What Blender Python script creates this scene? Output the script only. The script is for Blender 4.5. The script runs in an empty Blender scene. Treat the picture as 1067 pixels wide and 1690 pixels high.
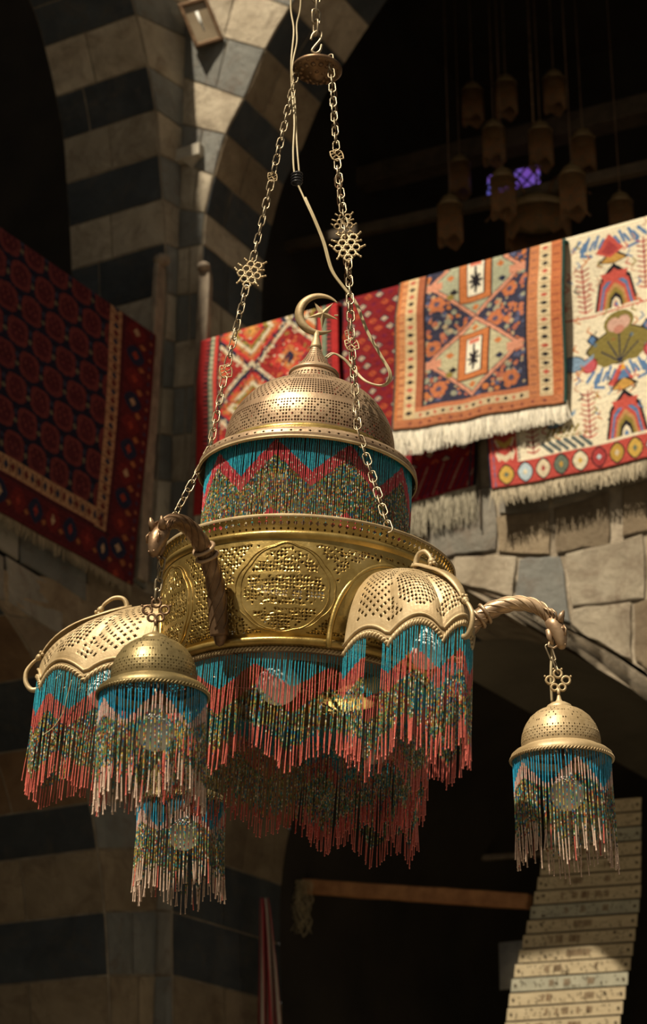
import bpy, bmesh, math, random
import numpy as np
from math import sin, cos, tan, pi, radians, sqrt, atan, atan2, hypot
from mathutils import Vector, Matrix
random.seed(7)
RNG = np.random.default_rng(7)
S = bpy.context.scene
COL = S.collection

# ------------------------------------------------------------------ camera
FPX, PITCH, YAW = 3300.0, radians(22.8), radians(29.3)
CAM = Vector((0, 0, 1.6))
FW = Vector((-sin(YAW)*cos(PITCH), cos(YAW)*cos(PITCH), sin(PITCH)))
RT = Vector((cos(YAW), sin(YAW), 0))
UP = RT.cross(FW)
cd = bpy.data.cameras.new('camera')
cam = bpy.data.objects.new('camera', cd); COL.objects.link(cam)
cam.location = CAM; cam.rotation_euler = (pi/2+PITCH, 0, YAW)
cd.sensor_fit = 'VERTICAL'; cd.sensor_height = 36*1690/1600; cd.sensor_width = 36
cd.lens = FPX*36/1600
cd.shift_y = -45/1690
cd.clip_end = 100
cd.dof.use_dof = True; cd.dof.focus_distance = 4.05; cd.dof.aperture_fstop = 6.0
S.camera = cam
# ------------------------------------------------------------------ light
w = bpy.data.worlds.new('world'); S.world = w; w.use_nodes = True
bg = w.node_tree.nodes['Background']
bg.inputs[0].default_value = (1.0, 0.92, 0.79, 1); bg.inputs[1].default_value = 0.165
SUNF = Vector((-0.16, -1.0, 1.5)).normalized()
sd = bpy.data.lights.new('sun', 'SUN'); sd.energy = 7.0; sd.angle = radians(0.8); sd.color = (1.0, 0.87, 0.67)
sun = bpy.data.objects.new('sun', sd); COL.objects.link(sun)
sun.location = (-3, -4, 16)
sun.rotation_euler = SUNF.to_track_quat('Z', 'Y').to_euler()
S.view_settings.view_transform = 'Standard'; S.view_settings.look = 'None'
S.view_settings.exposure = 0.0; S.view_settings.gamma = 1.0; S.view_settings.use_curve_mapping = False

# ------------------------------------------------------------------ projection of photograph points into the place
def ray(px, py): return (RT*(px-533) - UP*(py-800) + FW*FPX)/FPX      # unit depth along the view
def at(px, py, d): return CAM + ray(px, py)*d
_c = ray(288, 565); _h = 9.6/hypot(_c.x, _c.y)
X0, Y0 = _c.x*_h, _c.y*_h                                            # left wall plane x=X0, right wall plane y=Y0
def onY(px, py, off=0.0):
    r = ray(px, py); return CAM + r*((Y0+off)/r.y)
def onX(px, py, off=0.0):
    r = ray(px, py); return CAM + r*((X0+off)/r.x)

# ------------------------------------------------------------------ materials
def new_mat(name):
    m = bpy.data.materials.new(name); m.use_nodes = True
    nt = m.node_tree; return m, nt, nt.nodes['Principled BSDF']
def N(nt, t, **kw):
    n = nt.nodes.new(t)
    for k, v in kw.items():
        if hasattr(n, k) and k not in n.inputs: setattr(n, k, v)
        else: n.inputs[k].default_value = v
    return n
def ramp(nt, stops):
    r = nt.nodes.new('ShaderNodeValToRGB')
    while len(r.color_ramp.elements) < len(stops): r.color_ramp.elements.new(0.5)
    for e, (p, c) in zip(r.color_ramp.elements, stops): e.position = p; e.color = (*c, 1)
    return r
def noise(nt, scale, detail=6, rough=0.6, vec=None, dist=0.0):
    n = N(nt, 'ShaderNodeTexNoise'); n.inputs['Scale'].default_value = scale
    n.inputs['Detail'].default_value = detail; n.inputs['Roughness'].default_value = rough
    n.inputs['Distortion'].default_value = dist
    if vec is not None: nt.links.new(vec, n.inputs['Vector'])
    return n
def bump(nt, b, src, strength, dist):
    bm = N(nt, 'ShaderNodeBump'); bm.inputs['Strength'].default_value = strength; bm.inputs['Distance'].default_value = dist
    nt.links.new(src, bm.inputs['Height']); nt.links.new(bm.outputs[0], b.inputs['Normal']); return bm
def simple(name, c1, c2=None, rough=0.6, metal=0.0, scale=20, bstr=0.3, bdist=0.003, bscale=None, attr=None, lo=.35, hi=.65):
    m, nt, b = new_mat(name)
    oc = N(nt, 'ShaderNodeTexCoord').outputs['Object']
    n = noise(nt, scale, vec=oc)
    r = ramp(nt, [(lo, c1), (hi, c2 or c1)]); nt.links.new(n.outputs[0], r.inputs[0])
    out = r.outputs[0]
    if attr:
        a = N(nt, 'ShaderNodeAttribute', attribute_name=attr)
        mx = N(nt, 'ShaderNodeMix', data_type='RGBA', blend_type='MULTIPLY'); mx.inputs[0].default_value = 1
        nt.links.new(out, mx.inputs[6]); nt.links.new(a.outputs['Color'], mx.inputs[7]); out = mx.outputs[2]
    nt.links.new(out, b.inputs['Base Color'])
    b.inputs['Roughness'].default_value = rough; b.inputs['Metallic'].default_value = metal
    if bstr:
        n2 = noise(nt, bscale or scale*3, vec=oc); bump(nt, b, n2.outputs[0], bstr, bdist)
    return m
def stone(name, cols, scale=2.2, rough=0.85, bd=0.02, streak=(0.16, .09, .05)):
    m, nt, b = new_mat(name)
    oc = N(nt, 'ShaderNodeTexCoord').outputs['Object']
    n = noise(nt, scale, 8, .65, oc, .6)
    r = ramp(nt, [(.28+.44*i/(len(cols)-1), c) for i, c in enumerate(cols)]); nt.links.new(n.outputs[0], r.inputs[0])
    a = N(nt, 'ShaderNodeAttribute', attribute_name='tone')
    mx = N(nt, 'ShaderNodeMix', data_type='RGBA', blend_type='MULTIPLY'); mx.inputs[0].default_value = 1
    nt.links.new(r.outputs[0], mx.inputs[6]); nt.links.new(a.outputs['Color'], mx.inputs[7])
    # weather stains and fine pitting
    n3 = noise(nt, scale*2.7, 9, .7, oc, 1.2)
    r3 = ramp(nt, [(.50, (0, 0, 0)), (.70, (1, 1, 1))]); nt.links.new(n3.outputs[0], r3.inputs[0])
    m2 = N(nt, 'ShaderNodeMath', operation='MULTIPLY'); nt.links.new(r3.outputs[0], m2.inputs[0]); m2.inputs[1].default_value = .55
    mx2 = N(nt, 'ShaderNodeMix', data_type='RGBA'); nt.links.new(m2.outputs[0], mx2.inputs[0])
    nt.links.new(mx.outputs[2], mx2.inputs[6]); mx2.inputs[7].default_value = (*streak, 1)
    nt.links.new(mx2.outputs[2], b.inputs['Base Color'])
    b.inputs['Roughness'].default_value = rough
    n2 = noise(nt, scale*5, 12, .8, oc, .4); b1 = bump(nt, b, n2.outputs[0], 1.0, bd*1.5)
    vo = N(nt, 'ShaderNodeTexVoronoi'); vo.inputs['Scale'].default_value = scale*9; nt.links.new(oc, vo.inputs['Vector'])
    b2 = N(nt, 'ShaderNodeBump'); b2.inputs['Strength'].default_value = .5; b2.inputs['Distance'].default_value = bd*.6; b2.invert = True
    nt.links.new(vo.outputs['Distance'], b2.inputs['Height']); nt.links.new(b2.outputs[0], b1.inputs['Normal'])
    return m
M = {}
M['light'] = stone('cream_limestone', [(.36, .29, .20), (.57, .48, .35), (.70, .61, .46)])
M['tan'] = stone('tan_limestone', [(.27, .19, .11), (.42, .32, .20), (.55, .43, .28)], bd=.03)
M['dark'] = stone('black_basalt', [(.035, .042, .048), (.062, .072, .08), (.10, .11, .115)], streak=(.12, .10, .075))
M['grey'] = stone('grey_blue_stone', [(.17, .17, .155), (.26, .26, .235), (.35, .34, .30)])
M['plaster'] = stone('grey_plaster', [(.30, .28, .23), (.42, .38, .31), (.52, .46, .36)], scale=3)
M['ochre'] = stone('brown_stained_stone', [(.16, .08, .035), (.28, .16, .075), (.38, .25, .14)])
M['mortar'] = simple('mortar', (.20, .16, .11), (.36, .30, .22), .95, scale=9, bstr=.8, bdist=.012)
M['wood'] = simple('weathered_wood', (.17, .13, .095), (.30, .24, .17), .8, scale=14)
M['plankwood'] = simple('orange_plank', (.30, .13, .05), (.48, .23, .09), .7, scale=12)
M['darkwood'] = simple('dark_beam_wood', (.05, .035, .02), (.10, .07, .04), .8, scale=8)
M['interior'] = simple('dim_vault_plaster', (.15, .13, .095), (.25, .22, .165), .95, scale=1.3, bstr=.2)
M['shadewall'] = simple('shade_dark_wall', (.018, .014, .010), (.035, .027, .019), .95, scale=2)  # near-black base colour stands in for the deep shade of the rooms
M['floor'] = simple('courtyard_paving', (.10, .085, .06), (.17, .145, .105), .9, scale=3)
def brass(name, c1, c2, c3, rough, metal, dust=.5):
    m, nt, b = new_mat(name)
    oc = N(nt, 'ShaderNodeTexCoord').outputs['Object']
    n = noise(nt, 14, 6, .6, oc, .5); r = ramp(nt, [(.3, c1), (.52, c2), (.7, c3)])
    nt.links.new(n.outputs[0], r.inputs[0]); nt.links.new(r.outputs[0], b.inputs['Base Color'])
    b.inputs['Metallic'].default_value = metal
    n2 = noise(nt, 30, 4, .6, oc)
    mr = N(nt, 'ShaderNodeMapRange'); mr.inputs['To Min'].default_value = rough-.08; mr.inputs['To Max'].default_value = rough+.12
    nt.links.new(n2.outputs[0], mr.inputs['Value']); nt.links.new(mr.outputs[0], b.inputs['Roughness'])
    n3 = noise(nt, 160, 3, .6, oc); bump(nt, b, n3.outputs[0], .35, .0012)
    return m
M['brass'] = brass('golden_brass', (.27, .175, .05), (.46, .32, .10), (.60, .44, .17), .32, .8)
M['dusty'] = brass('dusty_pale_brass', (.30, .21, .10), (.46, .345, .19), (.57, .45, .27), .50, .35)
M['domebrass'] = brass('tarnished_copper_brass', (.27, .17, .10), (.42, .29, .18), (.55, .40, .25), .42, .55)
M['bronze'] = brass('dark_bronze', (.10, .055, .028), (.20, .12, .065), (.34, .22, .13), .40, .7)
M['darkdome'] = brass('tarnished_olive_brass', (.16, .12, .05), (.26, .20, .09), (.38, .28, .13), .42, .6)
M['steel'] = brass('chain_metal', (.20, .15, .09), (.36, .29, .19), (.50, .42, .30), .35, .75)
M['cable'] = simple('beige_cable', (.42, .34, .19), (.52, .43, .26), .45, scale=30, bstr=0)
M['tape'] = simple('black_tape', (.012, .012, .014), (.03, .03, .035), .3, scale=60)
def attrmat(name, attr, rough, coat=0.0, fuzz=0.0, spec=.5, trans=0.0):
    m, nt, b = new_mat(name)
    a = N(nt, 'ShaderNodeAttribute', attribute_name=attr)
    out = a.outputs['Color']
    if fuzz:
        oc = N(nt, 'ShaderNodeTexCoord').outputs['Object']
        n = noise(nt, 95, 4, .7, oc); mr = N(nt, 'ShaderNodeMapRange'); mr.inputs['To Min'].default_value = 1-fuzz; mr.inputs['To Max'].default_value = 1+fuzz
        nt.links.new(n.outputs[0], mr.inputs['Value'])
        mx = N(nt, 'ShaderNodeMix', data_type='RGBA', blend_type='MULTIPLY'); mx.inputs[0].default_value = 1
        nt.links.new(out, mx.inputs[6]); nt.links.new(mr.outputs[0], mx.inputs[7]); out = mx.outputs[2]
        n4 = noise(nt, 60, 5, .7, oc); bump(nt, b, n4.outputs[0], .7, .012)
    nt.links.new(out, b.inputs['Base Color'])
    b.inputs['Roughness'].default_value = rough; b.inputs['Specular IOR Level'].default_value = spec
    b.inputs['Transmission Weight'].default_value = trans
    b.inputs['Coat Weight'].default_value = coat
    return m
M['beads'] = attrmat('glass_beads', 'col', .18, .3, spec=.7)
M['rug'] = attrmat('wool_pile', 'col', .95, fuzz=.35, spec=.1)
M['yarn'] = attrmat('cotton_fringe', 'col', .9, spec=.1)
m, nt, b = new_mat('frosted_bulb'); b.inputs['Base Color'].default_value = (.75, .76, .72, 1); b.inputs['Roughness'].default_value = .55
b.inputs['Subsurface Weight'].default_value = .2; b.inputs['Subsurface Radius'].default_value = (.01, .01, .01)
nf = noise(nt, 20); bump(nt, b, nf.outputs[0], .05, .001); M['bulb'] = m

# ------------------------------------------------------------------ object helpers
def props(o, label=None, cat=None, group=None, kind=None):
    if label: o['label'] = label
    if cat: o['category'] = cat
    if group: o['group'] = group
    if kind: o['kind'] = kind
    return o
def empty(name, loc, rot=(0, 0, 0), **kw):
    o = bpy.data.objects.new(name, None); o.empty_display_size = .05
    o.location = loc; o.rotation_euler = rot; COL.objects.link(o); return props(o, **kw)
def mk(name, verts, faces, mats, parent=None, world=False, smooth=True, mi=None, attrs=None, solid=0, sub=0, bevel=0, **kw):
    """one mesh object; verts in the parent's frame, or in world coordinates when world=True"""
    me = bpy.data.meshes.new(name)
    V = np.asarray([tuple(v) for v in verts] if not isinstance(verts, np.ndarray) else verts, dtype=float)
    loc = None
    if world:
        base = Vector(parent_base(parent)) if parent else None
        if parent: V = V - np.array(base)
        else:
            loc = np.array([(V[:, 0].min()+V[:, 0].max())/2, (V[:, 1].min()+V[:, 1].max())/2, V[:, 2].min()]); V = V-loc
    me.from_pydata(V.tolist(), [], faces if not isinstance(faces, np.ndarray) else faces.tolist())
    for m_ in (mats if isinstance(mats, (list, tuple)) else [mats]): me.materials.append(M[m_] if isinstance(m_, str) else m_)
    if mi is not None: me.polygons.foreach_set('material_index', np.asarray(mi, dtype=np.int32))
    me.polygons.foreach_set('use_smooth', [smooth]*len(me.polygons))
    if attrs:
        for an, (dom, arr) in attrs.items():
            a = me.color_attributes.new(an, 'FLOAT_COLOR', dom)
            arr = np.asarray(arr, dtype=np.float32)
            if arr.shape[1] == 3: arr = np.hstack([arr, np.ones((len(arr), 1), np.float32)])
            a.data.foreach_set('color', arr.ravel())
    me.update()
    o = bpy.data.objects.new(name, me); COL.objects.link(o)
    if parent: o.parent = parent
    if loc is not None: o.location = loc
    if bevel:
        md = o.modifiers.new('bevel', 'BEVEL'); md.width = bevel; md.segments = 2; md.limit_method = 'ANGLE'
    if solid:
        md = o.modifiers.new('solid', 'SOLIDIFY'); md.thickness = solid; md.offset = -1
    if sub:
        md = o.modifiers.new('sub', 'SUBSURF'); md.levels = sub; md.render_levels = sub
    return props(o, **kw)
def parent_base(p):
    v = Vector((0, 0, 0))
    while p: v += p.location; p = p.parent
    return v
class MB:
    def __init__(s): s.v = []; s.f = []; s.m = []; s.a = []
    def add(s, v, f, m=0, tone=None):
        o = len(s.v); s.v += [Vector(p) for p in v]; s.f += [tuple(i+o for i in q) for q in f]; s.m += [m]*len(f)
        if tone is not None: s.a += [tone]*len(v)
        return s
    def box(s, c, d, m=0, R=None):
        c = Vector(c); vs = []
        for x in (-.5, .5):
            for y in (-.5, .5):
                for z in (-.5, .5):
                    p = Vector((x*d[0], y*d[1], z*d[2])); vs.append(c + (R @ p if R else p))
        return s.add(vs, [(0, 1, 3, 2), (4, 6, 7, 5), (0, 4, 5, 1), (2, 3, 7, 6), (0, 2, 6, 4), (1, 5, 7, 3)], m)
    def tube(s, pts, r, n=8, closed=False, m=0, caps=True, flat=1.0):
        pts = [Vector(p) for p in pts]; k = len(pts)
        rs = r if isinstance(r, (list, tuple)) else [r]*k
        nrm = None; vs = []
        for i, p in enumerate(pts):
            a = pts[i-1] if (i > 0 or closed) else p; b_ = pts[(i+1) % k] if (i < k-1 or closed) else p
            t = (b_-a); t = t.normalized() if t.length > 1e-9 else Vector((0, 0, 1))
            if nrm is None:
                nrm = t.orthogonal().normalized()
                if closed:
                    c = sum(pts, Vector())/k; q = (p-c); q -= t*q.dot(t)
                    if q.length > 1e-9: nrm = q.normalized()
            nrm = (nrm - t*nrm.dot(t)); nrm = nrm.normalized() if nrm.length > 1e-9 else t.orthogonal().normalized()
            bn = t.cross(nrm)
            for j in range(n):
                an = 2*pi*j/n; vs.append(p + (nrm*cos(an) + bn*sin(an)*flat)*rs[i])
        fs = []
        for i in range(k if closed else k-1):
            for j in range(n):
                a0 = i*n+j; a1 = i*n+(j+1) % n; b0 = ((i+1) % k)*n+j; b1 = ((i+1) % k)*n+(j+1) % n
                fs.append((a0, a1, b1, b0))
        if caps and not closed:
            fs.append(tuple(reversed(range(n)))); fs.append(tuple((k-1)*n+j for j in range(n)))
        return s.add(vs, fs, m)
    def lathe(s, prof, n=64, c=(0, 0, 0), m=0):
        c = Vector(c); vs = []
        for (r, z) in prof:
            for j in range(n):
                a = 2*pi*j/n; vs.append(c+Vector((r*cos(a), r*sin(a), z)))
        fs = []
        for i in range(len(prof)-1):
            for j in range(n):
                fs.append((i*n+j, i*n+(j+1) % n, (i+1)*n+(j+1) % n, (i+1)*n+j))
        return s.add(vs, fs, m)
    def blob(s, c, r, m=0, n=10, R=None):
        c = Vector(c); r = r if isinstance(r, (list, tuple)) else (r, r, r); vs = []; k = n//2+1
        for i in range(k):
            ph = pi*i/(k-1)
            for j in range(n):
                a = 2*pi*j/n; p = Vector((r[0]*sin(ph)*cos(a), r[1]*sin(ph)*sin(a), r[2]*cos(ph))); vs.append(c+(R @ p if R else p))
        fs = [(i*n+j, (i+1)*n+j, (i+1)*n+(j+1) % n, i*n+(j+1) % n) for i in range(k-1) for j in range(n)]
        return s.add(vs, fs, m)
    def build(s, name, mats, parent=None, **kw):
        if s.a: kw['attrs'] = {'tone': ('POINT', [(a, a, a) if not isinstance(a, tuple) else a for a in s.a])}
        return mk(name, s.v, s.f, mats, parent, mi=s.m, **kw)
def cr(pts, n):
    """smooth curve through the points"""
    P = [Vector(p) for p in pts]; out = []
    for i in range(len(P)-1):
        p0 = P[max(i-1, 0)]; p1 = P[i]; p2 = P[i+1]; p3 = P[min(i+2, len(P)-1)]
        for k in range(n):
            t = k/n; out.append(.5*((2*p1)+(p2-p0)*t+(2*p0-5*p1+4*p2-p3)*t*t+(3*p1-p0-3*p2+p3)*t**3))
    out.append(P[-1]); return out

# ================================================================== THE BUILDING
TU = 0.62      # wall thickness upper arcade
def tone(): return random.uniform(.75, 1.12)
def strip(mb, A, B, seq, nrm, splits, cut=.006, lift=.012, ns=6):
    """courses between two edge curves A and B (lists of 3D joints); seq = material index per course"""
    n = len(A)-1
    Af = cr(A, ns); Bf = cr(B, ns)
    # mortar bed
    vs = []; 
    for a, b_ in zip(Af, Bf): vs += [a, b_]
    mb.add(vs, [(2*i, 2*i+1, 2*i+3, 2*i+2) for i in range(len(Af)-1)], 0, 1.0)
    for c in range(n):
        sp = splits[c % len(splits)] if splits else [0, 1]
        for q in range(len(sp)-1):
            W = (Bf[c*ns]-Af[c*ns]).length; H = (Af[c*ns]-Af[(c+1)*ns]).length+1e-6
            u0, u1 = sp[q]+cut/W, sp[q+1]-cut/W; t0, t1 = cut/H, 1-cut/H
            g = []; NU = 5
            for i in range(ns+1):
                t = t0+(t1-t0)*i/ns; x = (c+t)*ns; k = min(int(x), len(Af)-2); fr = x-k
                a = Af[k].lerp(Af[k+1], fr); b_ = Bf[k].lerp(Bf[k+1], fr)
                for j in range(NU+1):
                    u = u0+(u1-u0)*j/NU
                    edge = (i in (0, ns)) or (j in (0, NU))
                    p = a.lerp(b_, u)+nrm*(lift*(.45 if edge else 1)+random.uniform(0, .004)); g.append(p)
            fs = [(i*(NU+1)+j, i*(NU+1)+j+1, (i+1)*(NU+1)+j+1, (i+1)*(NU+1)+j) for i in range(ns) for j in range(NU)]
            mb.add(g, fs, seq[c % len(seq)], tone())
            # sides
            loop = [j for j in range(NU+1)]+[i*(NU+1)+NU for i in range(1, ns+1)]+[ns*(NU+1)+j for j in range(NU-1, -1, -1)]+[i*(NU+1) for i in range(ns-1, 0, -1)]
            L = [g[k] for k in loop]; L2 = [p-nrm*lift for p in L]; z = len(L)
            mb.add(L+L2, [(i, (i+1) % z, z+(i+1) % z, z+i) for i in range(z)], seq[c % len(seq)], .8)
def block(mb, pts, nrm, m, lift=.02):
    """one dressed stone from its outline"""
    pts = [Vector(p) for p in pts]; c = sum(pts, Vector())/len(pts)
    # resample outline and roughen
    L = []
    for i in range(len(pts)):
        a, b_ = pts[i], pts[(i+1) % len(pts)]
        for k in range(4):
            jv = Vector((random.uniform(-1, 1), random.uniform(-1, 1), random.uniform(-1, 1)))*.006; jv -= nrm*jv.dot(nrm); L.append(a.lerp(b_, k/4)+jv)
    z = len(L); rings = [L, [p+nrm*lift*.6 for p in L], [c+(p-c)*.95+nrm*lift*1.05 for p in L], [c+(p-c)*.5+nrm*lift*1.08 for p in L]]
    vs = sum(rings, [])+[c+nrm*lift*1.1]
    fs = []
    for r_ in range(3):
        fs += [(r_*z+i, r_*z+(i+1) % z, (r_+1)*z+(i+1) % z, (r_+1)*z+i) for i in range(z)]
    fs += [(3*z+i, 3*z+(i+1) % z, 4*z) for i in range(z)]
    mb.add(vs, fs, m, tone())

XP, XN = Vector((1, 0, 0)), Vector((0, -1, 0))
SM = ['mortar', 'light', 'dark', 'grey', 'tan', 'plaster', 'ochre']
LI, DK, GR, TN, PL, OC = 1, 2, 3, 4, 5, 6
# ---- left wall: face strip between arch arris and corner, and the deep soffit of its arch
wl = MB()
ar = [(168, -120), (205, -40), (224, 25), (243, 109), (256, 182), (262, 256), (268, 329), (272, 402), (274, 484), (270, 560), (266, 640), (262, 716), (258, 792), (252, 872), (246, 962)]
cny = [-60, 10, 62, 147, 212, 272, 345, 412, 490, 566, 642, 720, 795, 873, 965]
CX = lambda y: onY(0, 0)  # placeholder
def corner_z(py):
    # z of the wall corner line seen at height py
    lo, hi = 0, 16
    for _ in range(50):
        md = (lo+hi)/2; v = Vector((X0, Y0, md))-CAM; y = 800-FPX*v.dot(UP)/v.dot(FW)
        if y > py: lo = md
        else: hi = md
    return lo
cn = [Vector((X0, Y0, corner_z(y))) for y in cny]
arL = [onX(x, y) for x, y in ar]
strip(wl, arL, cn, [LI, GR, LI, GR, LI, GR, LI, GR, LI, GR, LI, GR, LI, GR], XP, [[0, 1]])
TL_ = 0.62
bkL = [p+Vector((-TL_, 0, 0)) for p in arL]
strip(wl, bkL, arL, [DK, DK, LI, DK, LI, DK, LI, DK, LI, DK, LI, DK, LI, DK], XN, [[0, .5, 1], [0, 1], [0, .45, 1], [0, .3, 1]])
# lower left arch: arris, face to the corner, soffit
arl = [(-60, 930), (10, 1015), (70, 1115), (118, 1225), (147, 1325), (160, 1402), (172, 1505), (178, 1610), (184, 1740)]
cly = [985, 1060, 1145, 1235, 1320, 1400, 1503, 1610, 1740]
arl3 = [onX(x, y) for x, y in arl]; cl3 = [Vector((X0, Y0, corner_z(y))) for y in cly]
strip(wl, arl3, cl3, [TN, TN, TN, TN, GR, TN, GR, TN], XP, [[0, .5, 1], [0, .62, 1], [0, 1]])
bk = [p+Vector((-1.1, 0, 0)) for p in arl3]
strip(wl, bk, arl3, [DK, OC, DK, OC, DK, TN, DK, TN], XN, [[0, .35, 1], [0, .6, 1]])
# parapet zone of the left wall behind the carpet
T = [onX(-420, 90), onX(-250, 212), onX(250, 566), Vector((X0, Y0, corner_z(600)))]
wl.add([onX(-420, 90, -.01), onX(275, 584, -.01), Vector((X0-.01, Y0, corner_z(1000))), onX(-420, 640, -.01)], [(0, 1, 2, 3)], 0, 1.0)
yy = lambda x, y0: y0+(x)*.60
for r_, (y0, h) in enumerate([(760, 72), (835, 78), (915, 80)]):
    x = -60 if r_ % 2 else -110
    while x < 225:
        wdt = random.uniform(85, 125); x2 = min(x+wdt, 240)
        if 240-x2 < 25: x2 = 240
        pl = [(x+2, yy(x, y0)), (x2-2, yy(x2, y0)), (x2-2, yy(x2, y0)+h-4), (x+2, yy(x, y0)+h-4)]
        block(wl, [onX(a, c_) for a, c_ in pl], XP, random.choice([PL, TN, GR, PL]), .014); x = x2
# piers carried down to the ground, and the arcade wall running on towards the viewer
e0, e1, e2 = arl3[-1], cl3[-1], bk[-1]
dn = lambda p: Vector((p.x, p.y, 0))
wl.add([e0, e1, dn(e1), dn(e0)], [(0, 1, 2, 3)], TN, .9); wl.add([e2, e0, dn(e0), dn(e2)], [(0, 1, 2, 3)], DK, 1.0)
yn = onX(-415, 90).y; zs = onX(-415, 90).z
wl.add([(X0-.01, yn, 0), (X0-.01, -2, 0), (X0-.01, -2, zs), (X0-.01, yn, zs)], [(0, 1, 2, 3)], PL, .9)
wl.build('wall_left', SM, world=True, smooth=False, kind='structure', label='ablaq stone arcade wall on the left with black and cream voussoirs')
# ---- right wall
wr = MB()
arr = [(560, -110), (520, -52), (478, 12), (437, 82), (402, 163), (372, 222), (352, 290), (338, 352), (334, 404), (332, 484), (331, 560), (329, 636), (326, 714), (323, 792), (318, 872), (312, 964)]
cry = [-120, -60, 10, 62, 130, 147, 212, 272, 345, 412, 490, 566, 642, 720, 795, 873]
arR = [onY(x, y) for x, y in arr]
cr3 = [Vector((X0, Y0, corner_z(y))) for y in [-190, -110, -30, 50, 128, 150, 212, 272, 345, 412, 490, 566, 642, 720, 795, 873]]
cr3 = [Vector((X0, Y0, corner_z(y))) for y in [-230, -140, -50, 45, 128, 205, 268, 345, 412, 488, 566, 642, 720, 795, 873, 965]]
strip(wr, cr3, arR, [LI, GR, LI, GR, LI, GR, LI, GR, LI, GR, LI, GR, LI, GR, LI], XN, [[0, .55, 1], [0, 1], [0, .5, 1]])
bkR = [p+Vector((0, TU, 0)) for p in arR]
strip(wr, arR, bkR, [DK, LI, DK, TN, DK, TN, DK, LI, DK, LI, DK, TN, GR, TN, GR], XP, [[0, .3, 1], [0, 1], [0, .4, 1]])
# lower right arch: arris right round over the top, soffit, pier face
arq = [(284, 1760), (284, 1610), (283, 1505), (288, 1400), (305, 1300), (340, 1200), (400, 1105), (480, 1030), (580, 980), (680, 958), (760, 968), (840, 995), (905, 1022), (985, 1063), (1067, 1112), (1150, 1175), (1230, 1250), (1290, 1340)]
arQ = [onY(x, y) for x, y in arq]
lowc = [Vector((X0, Y0, corner_z(y))) for y in (1740, 1610, 1503, 1400, 1300, 1190, 1080, 975)]
strip(wr, lowc, arQ[:8], [GR, PL, PL, TN, GR, TN, GR], XN, [[0, 1]])
TLo = 1.0
strip(wr, arQ, [p+Vector((0, TLo, 0)) for p in arQ], [TN, DK, DK, TN, OC, DK, OC, TN, DK, TN, OC, OC, OC, TN], XP, [[0, .45, 1], [0, .6, 1]])
f0, f1 = lowc[0], arQ[0]; f2 = arQ[0]+Vector((0, TLo, 0)); dn = lambda p: Vector((p.x, p.y, 0))
wr.add([f0, f1, dn(f1), dn(f0)], [(0, 1, 2, 3)], PL, .9); wr.add([f1, f2, dn(f2), dn(f1)], [(0, 1, 2, 3)], TN, .9)
# parapet zone above the arch: bed and dressed stones
def sill(x): return 560-(x-335)*.2735     # upper edge of the parapet
outl = [Vector((X0, Y0, corner_z(590)))]+[onY(x, sill(x)) for x in (335, 700, 1067, 1400, 1700)]+[onY(1700, 1500), onY(1290, 1340)]
outl += [arQ[i] for i in range(16, 6, -1)]+[Vector((X0, Y0, corner_z(975)))]
bmx = bmesh.new(); f = bmx.faces.new([bmx.verts.new(p+Vector((0, .006, 0))) for p in outl]); bmesh.ops.triangulate(bmx, faces=[f]); bmx.verts.index_update()
wr.add([v.co for v in bmx.verts], [tuple(v.index for v in f.verts) for f in bmx.faces], 0, 1.5); bmx.free()
# spandrel over the wide upper arch, mostly above the picture, added to shade the gallery
crown = [(560, -110), (640, -152), (760, -196), (900, -232), (1100, -285), (1350, -350), (1600, -400)]
cw = [onY(x, y) for x, y in crown]; up0 = Vector((cw[0].x, Y0, 13.5)); up1 = Vector((cw[-1].x, Y0, 13.5))
sp_ = cr(cw, 4); vs_ = []
for p_ in sp_: vs_ += [p_, Vector((p_.x, Y0, 13.5)), p_+Vector((0, TU, 0))]
wr.add(vs_, [(3*i, 3*i+3, 3*i+4, 3*i+1) for i in range(len(sp_)-1)], TN, 1.0)
wr.add(vs_, [(3*i, 3*i+2, 3*i+5, 3*i+3) for i in range(len(sp_)-1)], TN, .9)
lt = cr([arR[0], arR[1], arR[2]], 3)
wr.add([Vector((X0, Y0, cr3[0].z)), arR[0], Vector((arR[0].x, Y0, 13.5)), Vector((X0, Y0, 13.5))], [(0, 1, 2, 3)], TN, 1.0)
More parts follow.
